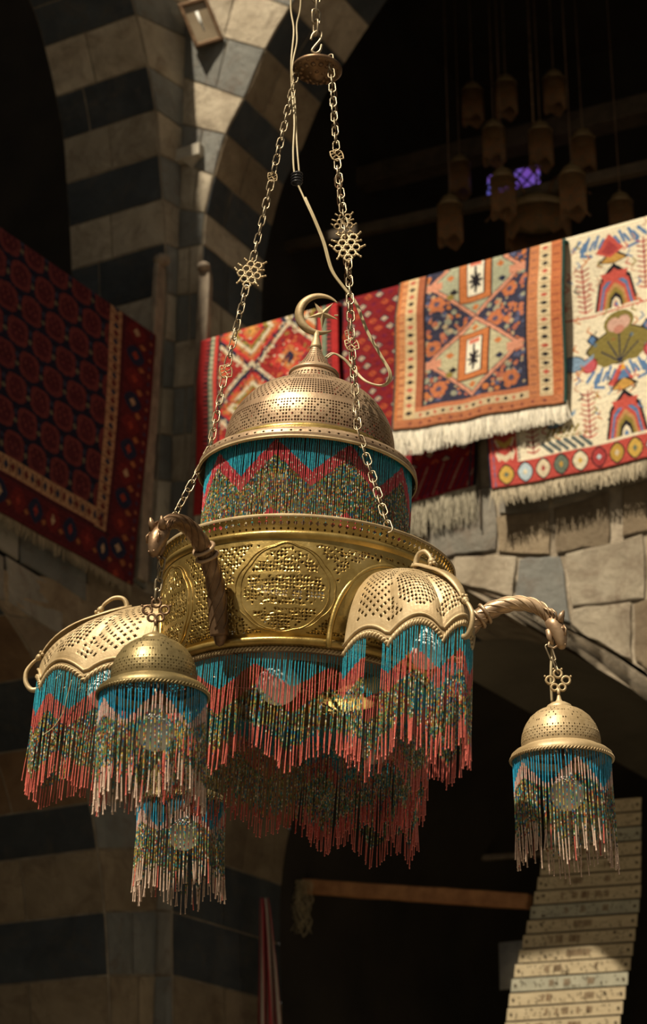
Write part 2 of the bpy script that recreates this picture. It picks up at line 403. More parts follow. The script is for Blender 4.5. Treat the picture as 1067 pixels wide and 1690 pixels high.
# sill top and the back of the parapet (gallery side)
a, b_ = onY(332, sill(332)), onY(1700, sill(1700))
wr.add([a, b_, b_+Vector((0, TU, 0)), a+Vector((0, TU, 0))], [(0, 1, 2, 3)], PL, 1.0)
blk = [
 ([(700, 842), (816, 800), (818, 908), (752, 914), (705, 930)], PL), ([(820, 855), (905, 843), (907, 915), (822, 912)], TN), ([(915, 838), (1003, 815), (1005, 900), (918, 912)], TN),
 ([(1025, 806), (1150, 775), (1150, 862), (1028, 885)], TN), ([(822, 800), (905, 778), (905, 838), (822, 850)], PL), ([(910, 775), (1020, 750), (1020, 800), (912, 832)], PL),
 ([(748, 920), (850, 918), (846, 985), (752, 962)], LI), ([(856, 922), (925, 918), (938, 1028), (905, 1018), (850, 990)], GR), ([(932, 915), (1060, 882), (1064, 990), (944, 1002)], LI),
 ([(942, 1006), (1040, 994), (1040, 1090), (985, 1060), (943, 1034)], LI), ([(1046, 996), (1130, 970), (1150, 1170), (1067, 1106), (1046, 1090)], TN), ([(1068, 880), (1220, 840), (1220, 955), (1068, 985)], TN),
 ([(1135, 968), (1300, 930), (1300, 1330), (1230, 1240), (1155, 1172)], GR), ([(1155, 770), (1300, 735), (1300, 820), (1155, 858)], LI),
 ([(640, 870), (698, 845), (700, 948), (645, 952)], TN), ([(560, 880), (634, 872), (640, 955), (565, 972)], LI), ([(480, 900), (554, 882), (560, 975), (485, 1015)], GR),
 ([(380, 930), (474, 905), (478, 1020), (395, 1095)], LI), ([(318, 950), (374, 935), (388, 1095), (345, 1170), (318, 1180)], TN)]
for pl, m_ in blk: block(wr, [onY(x, y) for x, y in pl], XN, m_, .008)
for r_, y0 in enumerate((600, 672, 744, 812)):     # courses behind the carpets
    x = 335+(r_ % 2)*40
    while x < 700:
        x2 = x+random.uniform(70, 110); yo = lambda q: y0-(q-335)*.25
        block(wr, [onY(x+2, yo(x)), onY(x2-2, yo(x2)), onY(x2-2, yo(x2)+66), onY(x+2, yo(x)+66)], XN, random.choice([PL, TN, LI]), .012); x = x2
wr.build('wall_right', SM, world=True, smooth=False, kind='structure', label='sunlit stone arcade wall on the right above a wide arch')

# ---- rooms behind the arcades
gz = onY(700, sill(700)).z - 0.95                   # gallery floor level
g = MB()
y1, y2, xa, xb, zt = Y0+TU, Y0+4.4, X0-.25, X0+9, gz+5.2
g.add([(xa, y2, gz), (xb, y2, gz), (xb, y2, zt), (xa, y2, zt)], [(0, 1, 2, 3)])
g.build('wall_gallery_back', 'shadewall', world=True, kind='structure')
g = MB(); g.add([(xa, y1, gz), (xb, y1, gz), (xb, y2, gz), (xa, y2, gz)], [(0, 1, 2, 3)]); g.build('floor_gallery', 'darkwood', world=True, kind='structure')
g = MB(); g.add([(xa, Y0+.1, zt), (xb, Y0+.1, zt), (xb, y2, zt), (xa, y2, zt)], [(0, 1, 2, 3)]); g.build('ceiling_gallery', 'shadewall', world=True, kind='structure')
g = MB(); g.add([(xa, y1, gz), (xa, y2, gz), (xa, y2, zt), (xa, y1, zt)], [(0, 1, 2, 3)]); g.build('wall_gallery_side', 'shadewall', world=True, kind='structure')
g = MB(); g.add([(xb, Y0, gz), (xb, y2, gz), (xb, y2, zt), (xb, Y0, zt)], [(0, 1, 2, 3)]); g.build('wall_gallery_far_side', 'shadewall', world=True, kind='structure')
# left arcade room
g = MB()
lx = X0-4.0
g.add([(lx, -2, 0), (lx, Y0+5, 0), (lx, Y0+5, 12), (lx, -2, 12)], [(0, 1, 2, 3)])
g.build('wall_left_back', 'shadewall', world=True, kind='structure')
g = MB(); g.add([(lx, Y0+.9, 0), (X0-.2, Y0+.9, 0), (X0-.2, Y0+.9, 12), (lx, Y0+.9, 12)], [(0, 1, 2, 3)]); g.build('wall_left_end', 'shadewall', world=True, kind='structure')
# unseen slab added to keep the sun off the left wall and corner pier
ZR = 12.0
edge = onY(338, 560).x
shx = SUNF.x/SUNF.z*(ZR-6.5)
g = MB(); g.box(((lx+edge+shx)/2, Y0/2-1, ZR+.2), (edge+shx-lx, Y0+14, .4)); g.build('shade_slab_left', 'interior', world=True, kind='structure')
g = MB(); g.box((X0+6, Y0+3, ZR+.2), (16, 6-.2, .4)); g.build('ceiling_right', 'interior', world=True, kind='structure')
# ground floor hall behind the lower arch: vault and back wall
g = MB(); vs = []; 
c0 = Vector(((arQ[0].x+arQ[-1].x)/2, 0, 0)); 
va = [p+Vector((0, TLo+.003, 0)) for p in arQ]
vb = [Vector((p.x+.25, Y0+4.2, p.z-.12)) for p in arQ]
vaS = cr(va, 4); vbS = cr(vb, 4)
for i, (a, b_) in enumerate(zip(vaS, vbS)): vs += [a.lerp(b_, t) for t in (0, .2, .4, .6, .8, 1)]
g.add(vs, [(6*i+j, 6*i+j+1, 6*i+j+7, 6*i+j+6) for i in range(len(vaS)-1) for j in range(5)])
nl = 4*8*6
g2 = MB(); g2.add(vs[:nl], [(6*i+j, 6*i+j+1, 6*i+j+7, 6*i+j+6) for i in range(4*8-1) for j in range(5)]); h0, h1 = va[0], vb[0]; h2, h3 = va[-1], vb[-1]; g2.add([h0, h1, Vector((h1.x, h1.y, 0)), Vector((h0.x, h0.y, 0))], [(0, 1, 2, 3)]); g2.add([h2, h3, Vector((h3.x, h3.y, 0)), Vector((h2.x, h2.y, 0))], [(0, 1, 2, 3)]); g2.build('wall_hall_side', 'shadewall', world=True, kind='structure')
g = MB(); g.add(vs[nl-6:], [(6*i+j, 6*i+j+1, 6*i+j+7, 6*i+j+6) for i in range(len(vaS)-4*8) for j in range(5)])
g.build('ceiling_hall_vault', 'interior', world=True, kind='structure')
g = MB(); g.add([(X0-.3, Y0+4.2, 0), (X0+9, Y0+4.2, 0), (X0+9, Y0+4.2, gz), (X0-.3, Y0+4.2, gz)], [(0, 1, 2, 3)]); g.build('wall_hall_back', 'shadewall', world=True, kind='structure')
g = MB(); g.add([(-14, -14, 0), (14, -14, 0), (14, Y0+5, 0), (-14, Y0+5, 0)], [(0, 1, 2, 3)]); g.build('floor', 'floor', world=True, kind='structure')

# gallery beams and rails, dim behind the carpets
def beam(name, p, q, wd, ht, m_, **kw):
    p, q = Vector(p), Vector(q); d = (q-p); L = d.length; R = d.to_track_quat('X', 'Z').to_matrix()
    r_ = MB(); n = 14; vs = []
    for i in range(n+1):
        for (a, c) in ((-1, -1), (1, -1), (1, 1), (-1, 1)):
            vs.append(R @ Vector((L*(i/n-.5), a*wd/2+random.uniform(-1, 1)*wd*.025, c*ht/2+random.uniform(-1, 1)*ht*.03)))
    fs = [(4*i+j, 4*i+(j+1) % 4, 4*i+4+(j+1) % 4, 4*i+4+j) for i in range(n) for j in range(4)]+[(3, 2, 1, 0), (4*n, 4*n+1, 4*n+2, 4*n+3)]
    r_.add(vs, fs); o = r_.build(name, m_, smooth=False, **kw); o.location = (p+q)/2; o.modifiers.new('b', 'BEVEL').width = .006; return o
beam('roof_beam', onY(560, 290, 2.6)+Vector((-2, 0, 0)), onY(1300, 120, 2.6), .16, .14, 'darkwood', label='long dim wooden beam crossing the dark gallery behind the hanging lamps', cat='beam')
beam('railing_beam', onY(420, 420, 1.6), onY(1250, 235, 1.6), .06, .07, 'darkwood', label='thin dim rail in the gallery just above the red carpets', cat='rail')

# ================================================================== CARPETS
class Cv:
    def __init__(s, w, h, bgc, asp): s.w, s.h = w, h; s.a = np.zeros((h, w, 3)); s.a[:] = bgc; s.asp = asp; s.U, s.V = np.meshgrid((np.arange(w)+.5)/w, (np.arange(h)+.5)/h)
    def put(s, mask, c): s.a[mask] = c
    def rect(s, u0, v0, u1, v1, c): s.put((s.U >= u0) & (s.U < u1) & (s.V >= v0) & (s.V < v1), c)
    def dia(s, u, v, ru, rv, c, p=1.0): s.put((abs(s.U-u)/ru)**p+(abs(s.V-v)/rv)**p < 1, c)
    def ell(s, u, v, ru, rv, c): s.dia(u, v, ru, rv, c, 2.0)
    def poly(s, pts, c):
        m = np.zeros(s.U.shape, bool); n = len(pts)
        for i in range(n):
            (x0, y0), (x1, y1) = pts[i], pts[(i+1) % n]
            if y0 == y1: continue
            cond = ((s.V >= min(y0, y1)) & (s.V < max(y0, y1)) & (s.U < (x1-x0)*(s.V-y0)/(y1-y0)+x0)); m ^= cond
        s.put(m, c)
    def line(s, x0, y0, x1, y1, wd, c):
        dx, dy = (x1-x0)*s.asp, y1-y0; L2 = dx*dx+dy*dy+1e-9
        t = np.clip((((s.U-x0)*s.asp)*dx+(s.V-y0)*dy)/L2, 0, 1)
        s.put(hypot_((s.U-x0)*s.asp-t*dx, (s.V-y0)-t*dy) < wd/2, c)
    def worn(s, amt=.12):
        s.a *= (1+RNG.uniform(-amt, amt, s.a.shape[:2]))[..., None]
        s.a *= (1+RNG.uniform(-amt*.6, amt*.6, s.h))[:, None, None]; return s
hypot_ = np.hypot
RD, DR, NV, CRM, OR, GN, OL, BL, BK, WH = (.30, .028, .025), (.15, .014, .016), (.022, .026, .055), (.62, .54, .38), (.50, .17, .06), (.03, .075, .065), (.25, .19, .045), (.10, .19, .36), (.018, .015, .02), (.80, .74, .60)
def rug(name, quad, on, nrm, cv, off, label, fringe=None, top=.35, wav=.02, group=None, thick=.012, down=0.0, fcol=(.62, .55, .40), fl=.08, ff=None, fclump=1.0):
    """a hanging carpet: quad = TL,TR,BR,BL photograph points on its wall; folded back over the parapet at the top"""
    W, H = cv.w, cv.h
    n = np.array(nrm); so = off*(1 if abs(n[0]) > .5 else -1)
    TLp, TRp, BRp, BLp = [np.array(on(x, y, so)) for x, y in quad]
    u = (np.arange(W+1)/W)[None, :, None]; v = (np.arange(H+1)/H)[:, None, None]
    P = (TLp*(1-u)+TRp*u)*(1-v)+(BLp*(1-u)+BRp*u)*v
    wv = wav*(np.sin(u*9+v*2)*.5+np.sin(u*23+1.3)*.3+np.sin(v*7+u*5)*.4+.6)*np.minimum(v*4, 1)
    P = P+n*wv
    wmin = 0
    P[..., 2] -= (down*np.sin(u[..., 0]*pi)*v[..., 0])
    # fold over the sill
    nf = 6; back = []
    for i in range(nf, 0, -1):
        q = P[0]-n*(top*i/nf); q = q.copy(); q[:, 2] += .012+.02*min(1, i/2)*0; back.append(q)
    allP = np.vstack([np.array(back), P]); HH = allP.shape[0]
    cen = TLp*.25+TRp*.25+BRp*.25+BLp*.25; root_loc = Vector((float((BLp[0]+BRp[0])/2), float((BLp[1]+BRp[1])/2), float(min(BLp[2], BRp[2]))))
    root = empty(name, root_loc, label=label, cat='carpet', group=group)
    V = allP.reshape(-1, 3)
    idx = np.arange(HH*(W+1)).reshape(HH, W+1)
    F = np.stack([idx[:-1, :-1], idx[:-1, 1:], idx[1:, 1:], idx[1:, :-1]], -1).reshape(-1, 4)
    fc = np.vstack([np.repeat(cv.a[:1], nf, 0), cv.a]).reshape(-1, 3)
    colr = np.repeat(fc, 4, 0)
    F = F[:, ::-1] if np.dot(np.cross(TRp-TLp, BLp-TLp), n) > 0 else F
    mk('pile', V-np.array(root_loc), F, 'rug', root, smooth=True, attrs={'col': ('CORNER', colr)}, solid=thick)
    if fringe:
        mb = MB(); cols = []
        e = P[-1]; m_ = fringe
        V_, F_, C_ = [], [], []
        for i in range(m_):
            t = (i+.5+random.uniform(-.3, .3))/m_*W; k = min(int(t), W-1); p = Vector(e[k]*(1-(t-k))+e[k+1]*(t-k))
            L = fl*random.uniform(.55, 1.15)*(ff(i/m_) if ff else 1); rr = random.uniform(.0016, .003)*fclump
            sx = random.uniform(-.25, .25)*L; sy = random.uniform(-.05, .15)*L
            t_ = Vector(TRp-TLp).normalized()
            pts = [p+Vector((0, 0, .012)), p+t_*sx*.3+Vector(n)*sy*.6-Vector((0, 0, L*.45)), p+t_*sx+Vector(n)*sy*.2-Vector((0, 0, L))]
            o0 = len(mb.v); mb.tube(pts, [rr, rr*1.1, rr*.6], 4, caps=False)
            c = np.array(fcol)*random.uniform(.6, 1.1); cols += [tuple(c)]*(len(mb.v)-o0)
        Vn = [q-root_loc for q in mb.v]
        mk('fringe', Vn, mb.f, 'yarn', root, attrs={'col': ('POINT', cols)}, kind='stuff', label='pale cotton fringe')
    return root

def flower(c, u, v, r, asp, c1, c2):
    for k in range(6):
        a = k*pi/3; c.ell(u+cos(a)*r*.6/asp, v+sin(a)*r*.6, r*.42/asp, r*.42, c1)
    c.ell(u, v, r*.35/asp, r*.35, c2)
# --- left: dark boteh carpet
c = Cv(300, 230, NV, 1.35)
c.rect(0, 0, 1, 1, (.013, .014, .03))
for j in range(-1, 9):
    for i in range(0, 13):
        u = .02+i*.073+(j % 2)*.036; v = .02+j*.105
        c.dia(u, v, .031, .050, (.15, .034, .034), 3.0); c.dia(u, v, .021, .036, (.09, .018, .024), 2.4)
        for q in range(7): c.rect(u-.02+q*.006, v-.032+(q % 3)*.017, u-.017+q*.006, v-.02+(q % 3)*.017, (.20, .05, .04))
        c.dia(u+.036, v+.012, .007, .012, (.15, .13, .085)); c.dia(u+.036, v-.02, .006, .014, (.04, .045, .08))
c.rect(.845, 0, 1, 1, (.10, .016, .02)); c.rect(0, .80, 1, 1, (.10, .016, .02))
c.rect(.845, 0, .885, .87, (.42, .24, .13)); c.rect(0, .80, .885, .86, (.42, .24, .13))
for k in range(26):
    v = k*.034; c.dia(.865, v, .010, .013, (.12, .02, .02) if k % 2 else (.025, .03, .06)); c.rect(.848, v+.017, .882, v+.021, (.14, .06, .04))
for k in range(42):
    u = k*.021; c.dia(u, .83, .007, .02, (.12, .02, .02) if k % 2 else (.025, .03, .06)); c.rect(u+.010, .803, u+.0125, .857, (.14, .06, .04))
c.rect(.889, 0, .893, .9, BK); c.rect(0, .868, .9, .874, BK)
for k in range(11):
    v = .04+k*.095; c.dia(.935, v, .032, .04, NV if k % 2 else (.15, .02, .02), 1.5); c.dia(.935, v, .012, .018, (.45, .30, .18) if k % 3 == 0 else (.30, .05, .03)); c.dia(.957, v+.045, .012, .014, (.35, .13, .05))
for k in range(16):
    u = .01+k*.058; c.dia(u, .93, .024, .045, NV if k % 2 else (.16, .02, .02), 1.5); c.dia(u, .93, .008, .022, (.45, .30, .18) if k % 3 == 0 else (.28, .04, .03)); c.dia(u+.029, .955, .008, .012, (.35, .13, .05))
for k in range(30): c.dia(.985, .015+k*.034, .006, .009, (.33, .12, .06) if k % 2 else (.05, .04, .08)); 
c.a *= .8; c.worn(.25)
rug('hanging_carpet', [(-330, 152), (254, 556), (217, 966), (-330, 672)], onX, XP, c, .06, 'large dark navy and maroon carpet hanging on the shaded left wall', fringe=420, fl=.06, wav=.012, fcol=(.36, .29, .19))
# --- red carpet with lozenges, behind the crescent
c = Cv(190, 210, RD, .9); 
for j in range(-1, 4):
    v = .02+j*.42
    for i in range(-1, 3):
        u = .38+i*.55
        for q, cc in enumerate([CRM, NV, (.52, .05, .04), OR, CRM, OL, (.50, .04, .04), OR, (.62, .30, .08)]):
            rr = 1-q*.11; c.dia(u, v, .30*rr, .25*rr, cc)
        c.dia(u+.275, v+.21, .14, .12, (.5, .05, .04)); c.dia(u+.275, v+.21, .09, .08, OR); c.dia(u+.275, v+.21, .04, .04, NV)
for _ in range(1500):
    u, v = random.random(), random.random(); c.rect(u, v, u+.014, v+.011, random.choice([CRM, DR, OR, NV, OL, RD]))
for s_, w_, cc in [(0, .045, (.40, .03, .03)), (.045, .035, BK), (.08, .03, (.18, .22, .15)), (.11, .025, (.50, .05, .04)), (.135, .02, BK)]:
    c.rect(s_, 0, s_+w_, 1, cc); c.rect(1-s_-w_, 0, 1-s_, 1, cc)
for k in range(40):
    c.rect(.05, k*.025, .075, k*.025+.012, (.42, .05, .05)); c.rect(.925, k*.025, .95, k*.025+.012, (.42, .05, .05)); c.dia(.095, k*.03, .01, .01, CRM)
c.worn(.18)
rug('hanging_carpet', [(333, 566), (557, 503), (570, 800), (326, 855)], onY, XN, c, .075, 'red and orange carpet with stepped cream lozenges hanging behind the crescent finial', fringe=160, fl=.10, wav=.02)
# --- dark red carpet with rows of pale flowers
c = Cv(220, 300, DR, .72); c.rect(0, 0, 1, 1, (.21, .018, .022))
for j in range(26):
    for i in range(13):
        u = .05+i*.078+(j % 2)*.039; v = .015+j*.04
        k = (i*2+j) % 3
        if k == 0: c.dia(u, v, .036, .018, (.05, .03, .06)); c.dia(u, v, .024, .012, (.50, .42, .30)); c.dia(u, v, .006, .004, RD)
        elif k == 1: c.dia(u, v, .030, .014, (.46, .09, .035)); c.dia(u, v, .010, .006, (.12, .02, .03))
        else: c.dia(u, v, .022, .010, (.16, .015, .04))
c.rect(0, .86, 1, 1, (.20, .012, .02))
for k in range(26): c.line(k*.04-.02, .99, k*.04+.06, .87, .006, (.35, .22, .16) if k % 3 == 0 else (.05, .02, .05)); 
c.rect(0, 0, .03, 1, BK); c.rect(.95, 0, .965, 1, (.03, .035, .05)); c.rect(.98, 0, 1, 1, BK)
c.worn(.2)
rug('hanging_carpet', [(561, 500), (800, 436), (784, 800), (560, 868)], onY, XN, c, .022, 'dark red carpet with small pale flowers, partly under the orange carpet', fringe=620, fl=.17, wav=.012, fcol=(.40, .36, .27), thick=.010)
# --- cream pictorial kilim
c = Cv(400, 330, CRM, 1.25); BGC = (.74, .66, .49); c.rect(0, 0, 1, 1, BGC); RR = (.50, .09, .07); IR = (.33, .05, .05)
def chev(u, v, w_, h_, cols):
    for q, cc in enumerate(cols):
        k = 1-q/len(cols); c.poly([(u-w_*k, v), (u-w_*k*.72, v-h_*k*.65), (u, v-h_*k), (u+w_*k*.72, v-h_*k*.65), (u+w_*k, v)], cc)
def fig(u, v):
    chev(u, v, .078, .19, [BK, RR, BL, RR, (.45, .25, .10), OL, BK, BGC, BL])
    c.poly([(u-.05, v-.15), (u+.05, v-.15), (u+.035, v-.115), (u-.035, v-.115)], RR)
    c.poly([(u-.055, v-.20), (u, v-.25), (u+.055, v-.20), (u, v-.185)], BK); c.poly([(u-.045, v-.2), (u, v-.238), (u+.045, v-.2), (u, v-.19)], (.50, .28, .07))
    c.poly([(u-.022, v-.235), (u, v-.285), (u+.022, v-.235)], BL); c.poly([(u-.012, v-.27), (u, v-.305), (u+.012, v-.27)], (.6, .3, .05))
def blueband(u, v):
    c.poly([(u-.05, v), (u, v-.075), (u+.05, v), (u, v+.03)], RR); c.poly([(u-.03, v), (u, v-.045), (u+.03, v), (u, v+.018)], IR)
    for s_ in (-1, 1):
        for q in range(5): c.line(u+s_*(.02+q*.016), v-.055-(.02 if q % 2 else 0), u+s_*(.035+q*.016), v-.025, .012, BL)
        c.line(u+s_*.075, v-.06, u+s_*.098, v-.005, .014, BL); c.line(u+s_*.098, v-.005, u+s_*.065, v+.005, .012, BL); c.line(u+s_*.10, v-.07, u+s_*.125, v-.035, .014, BL)
def tree(u, v):
    G = (.20, .16, .045); c.dia(u, v-.075, .125, .085, BK, 1.4); c.dia(u, v-.075, .118, .078, G, 1.4)
    for q in range(9): c.dia(u-.09+q*.0225, v-.075+(q % 3-1)*.025, .008, .012, (.30, .10, .04) if q % 2 else (.12, .17, .2))
    for a, L in ((-75, .10), (-45, .12), (45, .12), (75, .10), (-15, .10), (15, .10), (-60, .12), (60, .12)):
        ra = radians(a); x1 = u+sin(ra)*L; y1 = v-cos(ra)*L*1.1; c.poly([(u, v), (u+sin(ra-.35)*L*.62, v-cos(ra-.35)*L*.75), (x1, y1), (u+sin(ra+.35)*L*.62, v-cos(ra+.35)*L*.75)], G)
    for a, L in ((-50, .09), (50, .09), (0, .12), (-25, .1), (25, .1)):
        ra = radians(a); c.line(u, v, u+sin(ra)*L, v-cos(ra)*L*1.1, .006, NV)
    for s_ in (-1, 1):
        c.ell(u+s_*.115, v-.018, .030, .034, IR); c.ell(u+s_*.115, v-.018, .023, .026, (.50, .10, .12)); c.dia(u+s_*.10, v-.125, .020, .028, BK); c.dia(u+s_*.10, v-.125, .014, .02, BL)
    c.ell(u, v-.17, .055, .05, G); c.ell(u-.018, v-.165, .024, .03, (.55, .34, .27)); c.ell(u+.018, v-.165, .024, .03, (.55, .34, .27)); c.ell(u, v-.14, .02, .018, (.45, .2, .15))
def sprig(u, v, h_, cc):
    for q in range(int(h_/.022)):
        y = v-q*.022; c.line(u, y, u-.022, y-.012, .006, cc if q % 3 else RR); c.line(u, y, u+.022, y-.012, .006, cc if q % 3 else RR)
    c.line(u, v, u, v-h_, .004, cc)
def bird(u, v):
    c.ell(u, v, .042, .036, BK); c.ell(u, v, .038, .031, (.20, .30, .42)); c.poly([(u-.03, v-.01), (u-.052, v-.055), (u-.03, v-.062), (u-.01, v-.02)], (.20, .30, .42)); c.poly([(u+.03, v), (u+.075, v-.03), (u+.07, v-.008), (u+.03, v+.02)], (.20, .30, .42))
    for q in (-.012, .012): c.line(u+q, v+.03, u+q+.006, v+.06, .005, OR)
# rug uv: x≈778..1260 → u, y → v
for u0 in (.495, .85):
    fig(u0, .345); tree(u0+.005, .585); blueband(u0+.005, .67); fig(u0+.015, .895); blueband(u0-.01, .10)
c.line(.30, .36, 1, .355, .006, RR)
for (u, v, h_, cc) in [(.385, .34, .20, IR), (.375, .87, .20, IR), (.60, .30, .22, IR), (.70, .34, .2, IR), (.62, .86, .22, IR), (.72, .88, .2, IR), (.95, .3, .2, IR), (.165, .885, .17, IR)]: sprig(u, v, h_, cc)
bird(.255, .77); bird(.33, .55); bird(.675, .52); bird(.97, .55)
for _ in range(420):
    u, v = random.uniform(.12, 1), random.uniform(.02, .86)
    if np.abs(c.a[int(v*329), int(u*399)]-np.array(BGC)).sum() < .01:
        cc = random.choice([RR, OL, BL, (.5, .3, .2), BK, OR]); s_ = random.choice((-1, 1)); c.line(u, v, u+.016*s_, v-.012, .006, cc); c.line(u+.016*s_, v-.012, u+.006*s_, v-.03, .005, cc)
for q in range(6): c.line(.20+q*.028, .855, .235+q*.028, .895, .016, (.10, .12, .12)); c.line(.22+q*.02, .86-.03, .235+q*.02, .86-.055, .01, OL)
for q in range(7): c.rect(.22+q*.022, .838-.0, .235+q*.022, .846, OL)
# borders
c.rect(0, 0, .115, 1, (.46, .075, .06)); c.rect(0, .905, 1, 1, (.46, .075, .06)); c.rect(.105, 0, .118, .905, BGC)
for k in range(120): c.rect(.108, k*.0078, .115, k*.0078+.004, NV); c.rect(.016, k*.0084, .022, k*.0084+.0045, (.10, .14, .25))
hexc = [(.55, .35, .08), (.45, .55, .60), (.62, .52, .36), (.13, .16, .12), (.68, .60, .42), (.36, .05, .05), (.45, .28, .06)]
for k in range(26):
    u = .06+k*.068; c.dia(u, .953, .030, .044, BK, 1.6); c.dia(u, .953, .026, .037, hexc[k % 7], 1.6); c.dia(u, .953, .009, .014, hexc[(k+3) % 7])
for k in range(16):
    v = .03+k*.056; c.poly([(.03, v-.02), (.062, v+.004), (.095, v-.02), (.085, v+.012), (.062, v+.03), (.04, v+.012)], hexc[(k*2) % 7]); c.line(.03, v-.01, .04, v+.02, .006, BGC); c.line(.095, v-.01, .085, v+.02, .006, BGC)
c.rect(0, 0, .006, 1, NV); c.worn(.10)
rug('hanging_carpet', [(778, 440), (1262, 308), (1272, 716), (816, 812)], onY, XN, c, .09, 'cream pictorial carpet with trees, birds and chevrons at the right edge of the wall', fringe=560, fl=.085, wav=.02, fcol=(.58, .50, .36))
# --- orange and blue medallion carpet on top
c = Cv(210, 210, NV, .95); c.rect(0, 0, 1, 1, (.040, .040, .070))
for _ in range(620):
    u, v = random.uniform(.18, .78), random.uniform(0, .86); cc = random.choice([OR, (.45, .16, .09), (.42, .32, .2), (.09, .10, .18), (.38, .12, .08), (.30, .30, .22)])
    s_ = random.uniform(.008, .02); (c.dia if random.random() < .5 else c.ell)(u, v, s_, s_, cc)
for (u, v) in [(.68, .22), (.22, .5), (.72, .60), (.27, .78), (.70, .80), (.25, .22), (.60, .40)]: flower(c, u, v, .05, 1, (.48, .16, .07), (.10, .08, .12))
FC = (.46, .42, .27); 
for vc in (.09, .60):
    c.dia(.475, vc, .30, .275, (.05, .04, .06)); c.dia(.475, vc, .29, .265, (.58, .26, .17)); c.dia(.475, vc, .262, .238, (.10, .08, .08)); c.dia(.475, vc, .255, .23, FC if vc > .3 else (.36, .37, .26))
    for s_ in (-1, 1): c.poly([(.475+s_*.20, vc-.02), (.475+s_*.30, vc-.02), (.475+s_*.30, vc+.035), (.475+s_*.20, vc+.035)], (.58, .26, .17))
    c.rect(.37, vc-.155, .575, vc+.155, BK); c.rect(.376, vc-.15, .569, vc+.15, OR); c.rect(.418, vc-.12, .532, vc+.115, BK); c.rect(.425, vc-.115, .525, vc+.11, WH)
    c.rect(.44, vc-.11, .51, vc-.08, (.60, .18, .12))
    for a in range(8): c.line(.475, vc+.02, .475+cos(a*pi/4)*.035, vc+.02+sin(a*pi/4)*.05, .016, BK)
    c.line(.475, vc-.07, .475, vc+.09, .014, BK)
    for (du, dv, cc) in [(-.15, -.03, OR), (.15, -.05, OR), (-.13, .07, BK), (.16, .05, NV), (0, -.185, OR), (0, .19, OR), (-.15, .1, OL)]: c.dia(.475+du, vc+dv, .025, .022, cc)
for (a, b_, cc) in [(0, .03, OR), (.03, .06, (.58, .27, .12)), (.06, .125, (.62, .47, .27)), (.125, .165, (.36, .12, .06)), (.165, .18, BK), (.79, .80, BK), (.80, .855, (.50, .20, .09)), (.855, .925, (.66, .54, .34)), (.925, .985, (.50, .17, .07))]:
    c.rect(a, 0, b_, 1, cc)
c.rect(.125, .87, .80, .90, (.50, .18, .09)); c.rect(.125, .90, .80, .945, (.58, .45, .28)); c.rect(0, .945, .985, 1, (.45, .17, .08))
for k in range(18):
    v = .02+k*.052; c.dia(.09, v, .022, .015, BK if k % 2 else (.5, .1, .07)); c.dia(.89, v, .022, .014, BK if k % 3 else (.5, .1, .07)); c.rect(.86, v+.025, .92, v+.029, (.35, .2, .1)); c.rect(.03, v+.01, .055, v+.018, (.3, .08, .05)); c.rect(.935, v, .975, v+.01, (.33, .09, .05)); c.rect(.81, v+.01, .845, v+.018, (.3, .12, .08))
for k in range(14): c.dia(.16+k*.046, .922, .012, .014, BK if k % 2 else (.5, .12, .07)); c.dia(.1+k*.06, .972, .012, .012, (.2, .06, .05))
c.rect(.985, 0, 1, 1, GN); c.rect(0, 0, .008, 1, GN); c.worn(.16)
rug('hanging_carpet', [(660, 472), (932, 398), (934, 664), (653, 716)], onY, XN, c, .15, 'orange and navy carpet with two pale diamond medallions and a thick white fringe', fringe=1100, fl=.115, wav=.022, fcol=(.86, .80, .66), thick=.014, fclump=1.5, ff=lambda t: 1.1-.35*t)
# thin cord hanging down between the carpets
mb = MB(); p = onY(787, 700, -.02); mb.tube([p+Vector((random.uniform(-.004, .004), 0, -i*.034)) for i in range(17)], .004, 6)
mb.build('rope', 'darkwood', world=True, label='thin dark cord dangling beside the dark red carpet fringe', cat='cord')

# ================================================================== WALL FIXTURES
# weathered wooden posts standing against the corner pier
def post(path, wdt, dep, on, nrm, label):
    cen = [on(x, y)+Vector(nrm)*(dep*.5+.015) for x, y in path]
    base = cen[-1].copy(); base.z = min(c.z for c in cen)
    tan_ = Vector((0, 1, 0)) if abs(nrm[0]) > .5 else Vector((1, 0, 0))
    C_ = cr(cen, 5); vs = []; mb = MB()
    for i, p in enumerate(C_):
        w_ = wdt*(1 if i > 3 else (.55+.12*i))*random.uniform(.97, 1.03)
        for (a, b_) in ((-1, -1), (-.4, -1.06), (.4, -1.06), (1, -1), (1, 1), (-1, 1)): vs.append(p+tan_*a*w_/2-Vector(nrm)*b_*-dep/2*(-1)*(-1))
    n = len(C_); fs = [(6*i+j, 6*i+(j+1) % 6, 6*i+6+(j+1) % 6, 6*i+6+j) for i in range(n-1) for j in range(6)]+[tuple(range(5, -1, -1)), tuple(6*(n-1)+j for j in range(6))]
    root = empty('wooden_post', base, label=label, cat='post')
    mb.add([v-base for v in vs], fs); mb.build('board', 'wood', root, smooth=False, bevel=.006)
    k = MB(); top = C_[0]-base; k.blob(top+Vector(nrm)*dep*.45+Vector((0, 0, -.01)), (wdt*.55, wdt*.55, wdt*.42), 0, 12)
    k.build('hooked_knob', 'wood', root)
post([(255, 430), (254, 470), (249, 560), (240, 700), (230, 850), (224, 960)], .085, .03, lambda x, y: onX(x, y), XP, 'weathered wooden post with a hooked top between the dark carpet and the corner pier')
post([(344, 445), (344, 480), (340, 560), (336, 680), (330, 800), (324, 900)], .07, .04, lambda x, y: onY(x, y), XN, 'weathered wooden post with a hooked top against the pier beside the red carpet')
M['bracketstone'] = simple('bracket_stone', (.34, .31, .25), (.46, .42, .34), .9, scale=12)
